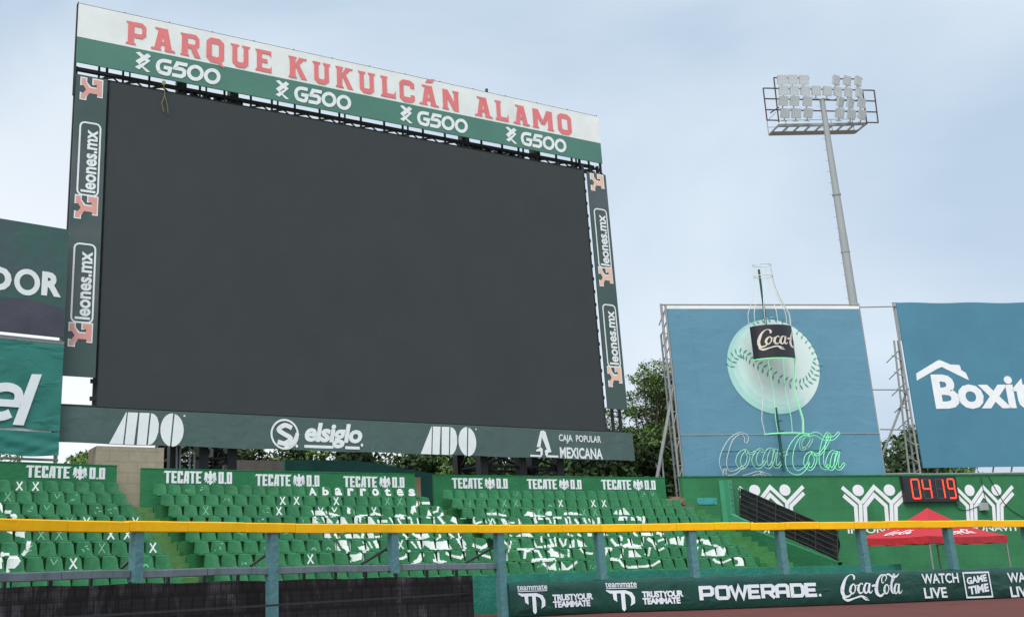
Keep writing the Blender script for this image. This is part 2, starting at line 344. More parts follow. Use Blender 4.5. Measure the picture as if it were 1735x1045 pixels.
def decal(name, polys, sf, m, parent, w=.012, step=.0007, label=None):
    mb = MB(); cur = 0
    for i, q in enumerate(polys):
        mb.face([sf.pt(x, y, w + (i % 12) * step) for x, y in q])
    o = mb.build(name, m, parent)
    # all faces look at the field
    me = o.data; flip = [p.index for p in me.polygons if p.normal.dot(-sf.b if isinstance(sf, Plane) else Vector((0, -1, 0))) < 0]
    for i in flip: me.polygons[i].flip()
    if label: o['label'] = label
    return o
def words(name, s, sf, m, parent, u0, u1, v0, v1, bold=.02, spacing=1.0, shear=0.0, w=.012): 
    return decal(name, fit(text(s, bold, spacing, shear), u0, u1, v0, v1), sf, m, parent, w, 0)
def pxpoly(sf, pts, zx=0, zy=0, k=1.0): return [sf.uv(zx + x / k, zy + y / k) for x, y in pts]

# heavy slab capitals, drawn in a unit box
def slab(ch):
    t = .30; s = .10                # stem and serif
    P = []
    def stem(x, y0=0.0, y1=1.0, w=t): P.append([(x, y0), (x + w, y0), (x + w, y1), (x, y1)])
    def serif(x0, x1, y, up): P.append([(x0, y), (x1, y), (x1 - .05, y + (s if up else -s)), (x0 + .05, y + (s if up else -s))])
    if ch == 'P': stem(.10); serif(0, .5, 0, 1); serif(0, .3, 1, 0); P.extend(ribbon([(.4, .92), (.74, .92), (.86, .82), (.86, .52), (.74, .42), (.4, .42)], .19))
    elif ch == 'A': P.append([(.14, 0), (.40, 0), (.56, .98), (.34, .98)]); P.append([(.62, 0), (.90, 0), (.70, .98), (.46, .98)]); serif(0, .46, 0, 1); serif(.56, 1.04, 0, 1); P.append([(.3, .24), (.74, .24), (.72, .4), (.33, .4)]); serif(.16, .72, 1, 0)
    elif ch == 'R': stem(.08); serif(0, .46, 0, 1); serif(0, .3, 1, 0); P.extend(ribbon([(.38, .92), (.72, .92), (.83, .82), (.83, .56), (.72, .46), (.38, .46)], .19)); P.append([(.50, .4), (.78, .42), (1.0, 0), (.70, 0)])
    elif ch == 'Q': P.extend(ribbon([(.18, .2), (.18, .82), (.32, .93), (.68, .93), (.82, .82), (.82, .2), (.68, .08), (.32, .08)], .27, True)); P.append([(.52, .1), (.78, .06), (.98, -.22), (.74, -.16)])
    elif ch == 'O': P.extend(ribbon([(.18, .2), (.18, .82), (.32, .92), (.68, .92), (.82, .82), (.82, .2), (.68, .08), (.32, .08)], .26, True))
    elif ch == 'U': P.extend(ribbon([(.22, .96), (.22, .2), (.36, .09), (.64, .09), (.78, .2), (.78, .96)], .24)); serif(0, .46, 1, 0); serif(.56, 1, 1, 0)
    elif ch == 'E': stem(.10); serif(0, .3, 0, 1); serif(0, .3, 1, 0); P.append([(.4, .83), (.84, .83), (.94, .70), (.94, 1), (.4, 1)]); P.append([(.4, .42), (.72, .42), (.72, .60), (.4, .60)]); P.append([(.4, 0), (.96, 0), (.96, .32), (.86, .18), (.4, .18)])
    elif ch == 'K': stem(.08); serif(0, .46, 0, 1); serif(0, .46, 1, 0); P.append([(.36, .46), (.52, .58), (.92, 1), (.60, 1), (.36, .66)]); P.append([(.40, .55), (.58, .68), (1.0, 0), (.68, 0)]); serif(.54, 1.0, 1, 0)
    elif ch == 'L': stem(.12); serif(0, .5, 1, 0); serif(0, .3, 0, 1); P.append([(.42, 0), (.98, 0), (.98, .40), (.86, .20), (.42, .20)])
    elif ch == 'C': P.extend(ribbon([(.84, .66), (.84, .84), (.70, .92), (.32, .92), (.18, .82), (.18, .18), (.32, .08), (.70, .08), (.84, .17), (.84, .34)], .25))
    elif ch == 'N': stem(.06, w=.26); stem(.70, w=.24); P.append([(.06, 1), (.36, 1), (.94, 0), (.66, 0)]); serif(0, .40, 0, 1); serif(.60, 1.0, 1, 0)
    elif ch == 'M': stem(.04, w=.22); stem(.74, w=.22); P.append([(.04, 1), (.30, 1), (.58, .24), (.42, .24)]); P.append([(.70, 1), (.96, 1), (.58, .24), (.44, .30)]); serif(-.02, .32, 0, 1); serif(.68, 1.02, 0, 1)
    return P
def rrect(x0, x1, y0, y1, r, n=4):
    o = []
    for cx, cy, a in ((x1 - r, y1 - r, 0), (x0 + r, y1 - r, 90), (x0 + r, y0 + r, 180), (x1 - r, y0 + r, 270)):
        o += circ(cx, cy, r, r, n, a, a + 90)
    return o
# condensed blocky wordmark with 0.0, and wide rounded logotypes
def tecate():
    t = .15; P = []
    def L(x, segs):
        for s_ in segs: P.append([(x + a, b) for a, b in s_])
    B = lambda x0, x1, y0, y1: [(x0, y0), (x1, y0), (x1, y1), (x0, y1)]
    x = .05
    L(x, [[(-.06, .82), (.0, .84), (.46, .84), (.46, 1.0), (.02, 1.0)], B(.14, .32, 0, .83)]); x += .50
    L(x, [B(0, .18, 0, 1), B(.18, .38, .83, 1), B(.18, .34, .42, .57), B(.18, .38, 0, .17)]); x += .43
    L(x, [B(0, .18, .06, .94), B(.02, .38, .83, 1), B(.02, .38, 0, .17), B(.22, .39, .17, .34), B(.22, .39, .66, .83)]); x += .43
    L(x, [[(-.02, 0), (.14, 0), (.24, 1), (.10, 1)], B(.22, .40, 0, 1), B(.12, .3, .2, .36), B(.1, .3, .84, .998)]); x += .43
    L(x, [B(0, .44, .84, 1), B(.13, .31, 0, .83)]); x += .47
    L(x, [B(0, .18, 0, 1), B(.18, .38, .83, 1), B(.18, .34, .42, .57), B(.18, .38, 0, .17)])
    L(x, [[(.38, .90), (.50, 1.0), (.38, 1.0)]])
    x += .62
    # spread eagle
    cx = x + .36
    E = [[(0, 1.08), (.07, 1.02), (.06, .88), (.12, .80), (.16, .5), (.08, .3), (.12, .08), (0, -.12), (-.12, .08), (-.08, .3), (-.16, .5), (-.12, .80), (-.06, .88), (-.07, 1.02)]]
    for s_ in (1, -1):
        E += [[(s_ * a, b) for a, b in q] for q in ([(.13, .78), (.24, .98), (.34, .9), (.36, .62), (.18, .46)], [(.16, .5), (.36, .6), (.39, .24), (.26, .36)], [(.15, .46), (.27, .34), (.36, .06), (.2, .22)], [(.1, .28), (.2, .2), (.2, -.02), (.12, .1)])]
    P += [[(cx + .06 + a * 1.18, b) for a, b in q] for q in E]
    x += 1.02
    P.extend(ribbon([(x + .08, .1), (x + .08, .9), (x + .30, .9), (x + .30, .1)], .17, True)); P.append(B(x + .45, x + .57, 0, .15)); x += .62
    P.extend(ribbon([(x + .08, .1), (x + .08, .9), (x + .30, .9), (x + .30, .1)], .17, True))
    return P
def g500():
    P = []
    P.extend(ribbon(smooth([(.86, .88), (.40, .88), (.16, .74), (.10, .46), (.22, .18), (.42, .10), (.78, .10), (.84, .46)], 3) + [(.46, .46)], .23))
    P.extend(ribbon([(1.82, .89), (1.22, .89), (1.12, .56), (1.56, .56), (1.70, .46), (1.70, .22), (1.56, .10), (1.0, .10)], .23))
    for x in (2.36, 3.40): P.extend(ribbon(circ(x, .5, .40, .40, 24), .23, True))
    return P
def g500_mark():
    P = []
    for a, b, c, d in ((.1, 1.0, .42, .72), (.55, 1.02, .95, .82)): P.append([(a, b - .12), (a + .2, b), (c + .12, d), (c - .08, d - .1)]) if False else None
    P.append([(.12, .92), (.34, 1.0), (.96, .62), (.72, .52)]); P.append([(.78, 1.0), (1.0, .88), (.36, .34), (.12, .46)])
    P.append([(.12, .46), (.36, .36), (.98, .0), (.76, -.04)]) ; P.append([(.72, .54), (.96, .62), (.34, .02), (.10, .12)])
    return P
def script_cola():
    """Spencerian two-word script: centre lines with widths, in a box about 5 x 2"""
    S_ = []
    def st(pts, ws, k=5):
        q = smooth([(a, b, c) for (a, b), c in zip(pts, ws)], k); S_.append(([(x, y) for x, y, _ in q], [max(.02, z) for _, _, z in q]))
    # big C with the long under-swash
    st([(1.18, 1.55), (1.22, 1.82), (1.0, 1.98), (.62, 1.72), (.32, 1.15), (.18, .62), (.30, .22), (.62, .22), (.95, .48)], [.10, .16, .06, .14, .26, .28, .22, .14, .05])
    st([(.24, .36), (.20, .10), (.50, -.12), (1.05, .04), (1.60, .18), (2.05, -.02)], [.05, .16, .20, .12, .14, .04])
    st([(1.60, .18), (1.85, -.10), (2.15, -.16)], [.10, .12, .03])
    # o c a
    st([(1.12, 1.22), (.90, 1.02), (.78, .66), (.90, .42), (1.10, .56), (1.22, .92), (1.12, 1.22)], [.08, .16, .18, .13, .07, .11, .08])
    st([(1.20, 1.10), (1.38, 1.06), (1.50, 1.14)], [.04, .07, .05])
    st([(1.80, 1.12), (1.70, 1.24), (1.52, 1.06), (1.40, .72), (1.50, .44), (1.68, .50), (1.86, .72)], [.12, .09, .12, .18, .15, .08, .04])
    st([(2.28, 1.16), (2.10, 1.24), (1.92, .98), (1.84, .62), (1.96, .42), (2.14, .64), (2.30, 1.10)], [.05, .11, .16, .18, .12, .06, .05])
    st([(2.34, 1.24), (2.22, .78), (2.20, .52), (2.32, .44), (2.50, .64)], [.14, .17, .16, .10, .03])
    st([(2.48, .98), (2.74, 1.06)], [.17, .17])
    n0_ = len(S_)
    # second C with loop and flag
    st([(3.32, 1.30), (3.16, 1.22), (3.16, 1.56), (3.40, 1.86), (3.60, 1.68), (3.40, 1.34)], [.05, .10, .09, .10, .09, .04])
    st([(3.52, 1.90), (3.16, 1.86), (2.82, 1.44), (2.60, .86), (2.60, .36), (2.86, .16), (3.16, .34), (3.36, .62)], [.05, .12, .20, .28, .28, .20, .12, .04])
    st([(3.46, 1.84), (3.80, 1.92), (4.10, 1.70), (4.46, 1.72), (4.74, 1.98)], [.06, .16, .15, .14, .03])
    # o l a
    st([(3.54, 1.10), (3.34, .92), (3.24, .56), (3.36, .32), (3.54, .46), (3.66, .80), (3.54, 1.10)], [.08, .15, .17, .13, .07, .11, .08])
    st([(3.62, .96), (3.86, 1.02), (4.10, 1.32), (4.34, 1.78), (4.24, 1.92), (4.04, 1.46), (3.88, .82), (3.88, .44), (4.02, .34), (4.14, .5)], [.04, .05, .06, .08, .08, .16, .18, .16, .10, .04])
    st([(4.54, 1.02), (4.36, 1.10), (4.20, .86), (4.10, .52), (4.20, .30), (4.38, .5), (4.54, .96)], [.05, .11, .16, .18, .12, .06, .05])
    st([(4.60, 1.10), (4.48, .66), (4.46, .40), (4.58, .32), (4.78, .56)], [.14, .17, .16, .10, .03])
    S_ = S_[:n0_] + [([(x + .22, y) for x, y in p], w_) for p, w_ in S_[n0_:]]
    return S_
SCRIPT = script_cola()
def script_polys():
    P = []
    for p, ws in SCRIPT: P += ribbon(p, ws)
    return P

# ------------------------------------------------------------------ plan of the place
HA, HB, HC = 58.0, 65.2, 70.0                       # headings of the three seat blocks
TREAD, RISE, PITCH, TOP8 = .82, .37, .48, 3.985
def ev(h): t = R(h); return Vector((math.sin(t), math.cos(t), 0)), Vector((-math.cos(t), math.sin(t), 0))
BLK = {'A': (Vector((-6.74, 30.55, 0)), HA, .47, .055, -1), 'B': (Vector((-5.46, 31.55, 0)), HB, PITCH, -.025, 1), 'C': (Vector((4.27, 36.9, 0)), HC, PITCH, .04, 1)}
def seatpt(b, row, j):                              # foot of the backrest of seat j (0 at the aisle end) in a row 1..8
    P, h, p, s, sg = BLK[b]; e, k = ev(h)
    q = P - (8 - row) * (TREAD * k + s * e) + e * (j * p * sg)
    return Vector((q.x, q.y, TOP8 - (8 - row) * RISE - .74))
FENCE = [atz(px, py, 2.4) for px, py in ((-130, 873), (0, 878), (232, 883), (460, 886.5), (664, 888.3), (843, 888.5), (1012, 888), (1168, 886), (1318, 884.5), (1455, 883), (1602, 882), (1735, 881), (1880, 881))]
FB = Bend([(p.x, p.y) for p in FENCE])

# ------------------------------------------------------------------ ground
mb = MB(); mb.face([(-900, -300, 0), (900, -300, 0), (900, 1500, 0), (-900, 1500, 0)]); tag(mb.build('ground', M['soil'], origin=(0, 0, 0)), kind='structure')
mb = MB(); mb.face([(-120, -80, .004), (120, -80, .004)] + [(p.x * 1.0, p.y - 9, .004) for p in reversed(FENCE)] + [(-120, 5, .004)] if False else [(-60, -60, .004), (60, -60, .004), (60, 12, .004), (-60, 12, .004)]); tag(mb.build('outfield_grass', M['grass'], origin=(0, 0, 0)), kind='structure')
mb = MB(); mb.prism([(p.x * 1.0 - .0, p.y - 9) for p in FENCE] + [(60, 60), (-40, 44)][::1], -.2, .006) ; tag(mb.build('warning_track', M['clay'], origin=(0, 0, 0)), kind='structure')

# ------------------------------------------------------------------ seating blocks
NROW = {'A': {r: n for r, n in zip(range(1, 9), (13, 12, 12, 11, 11, 10, 10, 9))}, 'B': {r: 20 for r in range(1, 9)}, 'C': {1: 19, 2: 20, 3: 20, 4: 20, 5: 21, 6: 21, 7: 21, 8: 20}}
def floor_z(row): return TOP8 - (8 - row) * RISE - .74
def rowline(b, row, u, back):                       # a point in plan: u along the row from its aisle seat, back metres behind the backrest
    P, h, p, s, sg = BLK[b]; e, k = ev(h); q = P - (8 - row) * (TREAD * k + s * e) + e * u + k * back
    return q
where = {'A': 'left', 'B': 'middle', 'C': 'right'}
for b in 'ABC':
    P, h, p, s, sg = BLK[b]
    u0, u1 = (-6.2, .34) if b == 'A' else (-.34, (19.7 if b == 'B' else 20.6) * p)
    root = thing('terrace', (P.x, P.y, 0), 'stepped green concrete terrace under the %s block of seats' % where[b], 'terrace', 'seating terraces')
    mb = MB()
    for r in range(1, 9):
        a = -.62; z0 = 0 if r == 1 else floor_z(r - 1) - .3; bk = .2 if r < 8 else .42
        mb.prism([rowline(b, r, u0, a), rowline(b, r, u1, a), rowline(b, r, u1, bk + .0), rowline(b, r, u0, bk + .0)], 0, floor_z(r))
    mb.build('steps', M['terr'], root)
    mb = MB(); mb.prism([rowline(b, 1, u0 - .3, -.80), rowline(b, 1, u1 + (4.6 if b == 'C' else .3), -.80), rowline(b, 1, u1 + (4.6 if b == 'C' else .3), -.625), rowline(b, 1, u0 - .3, -.625)], 0, 1.06)
    mb.build('front_wall', M['teal'], root)
# stairs in the aisles
def aisle(name, left, right, label, m='stair'):
    mb = MB()
    for r in range(1, 9):
        z = floor_z(r) - .02
        mb.prism([left(r, -.62), right(r, -.62), right(r, .16), left(r, .16)], 0, z)
        mb.prism([left(r, -.93), right(r, -.93), right(r, -.63), left(r, -.63)], 0, z - RISE / 2)
    mb.prism([left(8, .17), right(8, .17), right(8, .5), left(8, .5)], 0, floor_z(8) + .02)
    return tag(mb.build(name, M[m]), label, 'stairs', 'aisle stairs')
aisle('aisle_stairs', lambda r, k: rowline('A', r, .36, k), lambda r, k: rowline('B', r, -.36, k), 'worn olive green steps climbing to the concrete pillar')
AISLE = aisle('aisle_stairs', lambda r, k: rowline('B', r, 19.7 * .48 + .02, k), lambda r, k: rowline('C', r, -.36, k), 'worn green steps with white paint between the middle and right seat blocks')
aisle('aisle_stairs', lambda r, k: rowline('C', r, 20.6 * .48 + .02, k), lambda r, k: rowline('C', r, 20.6 * .48 + 1.2, k), 'green steps between the right seat block and the black tarpaulin railing', 'stairg')

# mural: white brush strokes painted across seats and steps, traced into metres on the slope of the seating
MUR = Plane(seatpt('C', 4, 0), 68)
_z = seatpt('C', 4, 0).z + .55
_sl = RISE / TREAD
PD = (MUR.pt(3, _z) - EYE); PD.z = .6; PD.normalize()            # the direction the painters looked along
def mur_uv(P):                                                  # slide P along PD onto the seating slope
    d = P - MUR.P; k = d.dot(MUR.b); h = P.z - _z
    t = (h - k * _sl) / (PD.dot(MUR.b) * _sl - PD.z); Q = P + PD * t
    return ((Q - MUR.P).dot(MUR.e), Q.z)
MURA = Plane(seatpt('A', 4, 0), HA); _za = seatpt('A', 4, 0).z + .55; PDA = (MURA.pt(-4, _za) - EYE).normalized()
def mur_uv_a(P):
    d = P - MURA.P; k = d.dot(MURA.b); h = P.z - _za; t = (h - k * _sl) / (PDA.dot(MURA.b) * _sl - PDA.z); Q = P + PDA * t
    return ((Q - MURA.P).dot(MURA.e), Q.z)
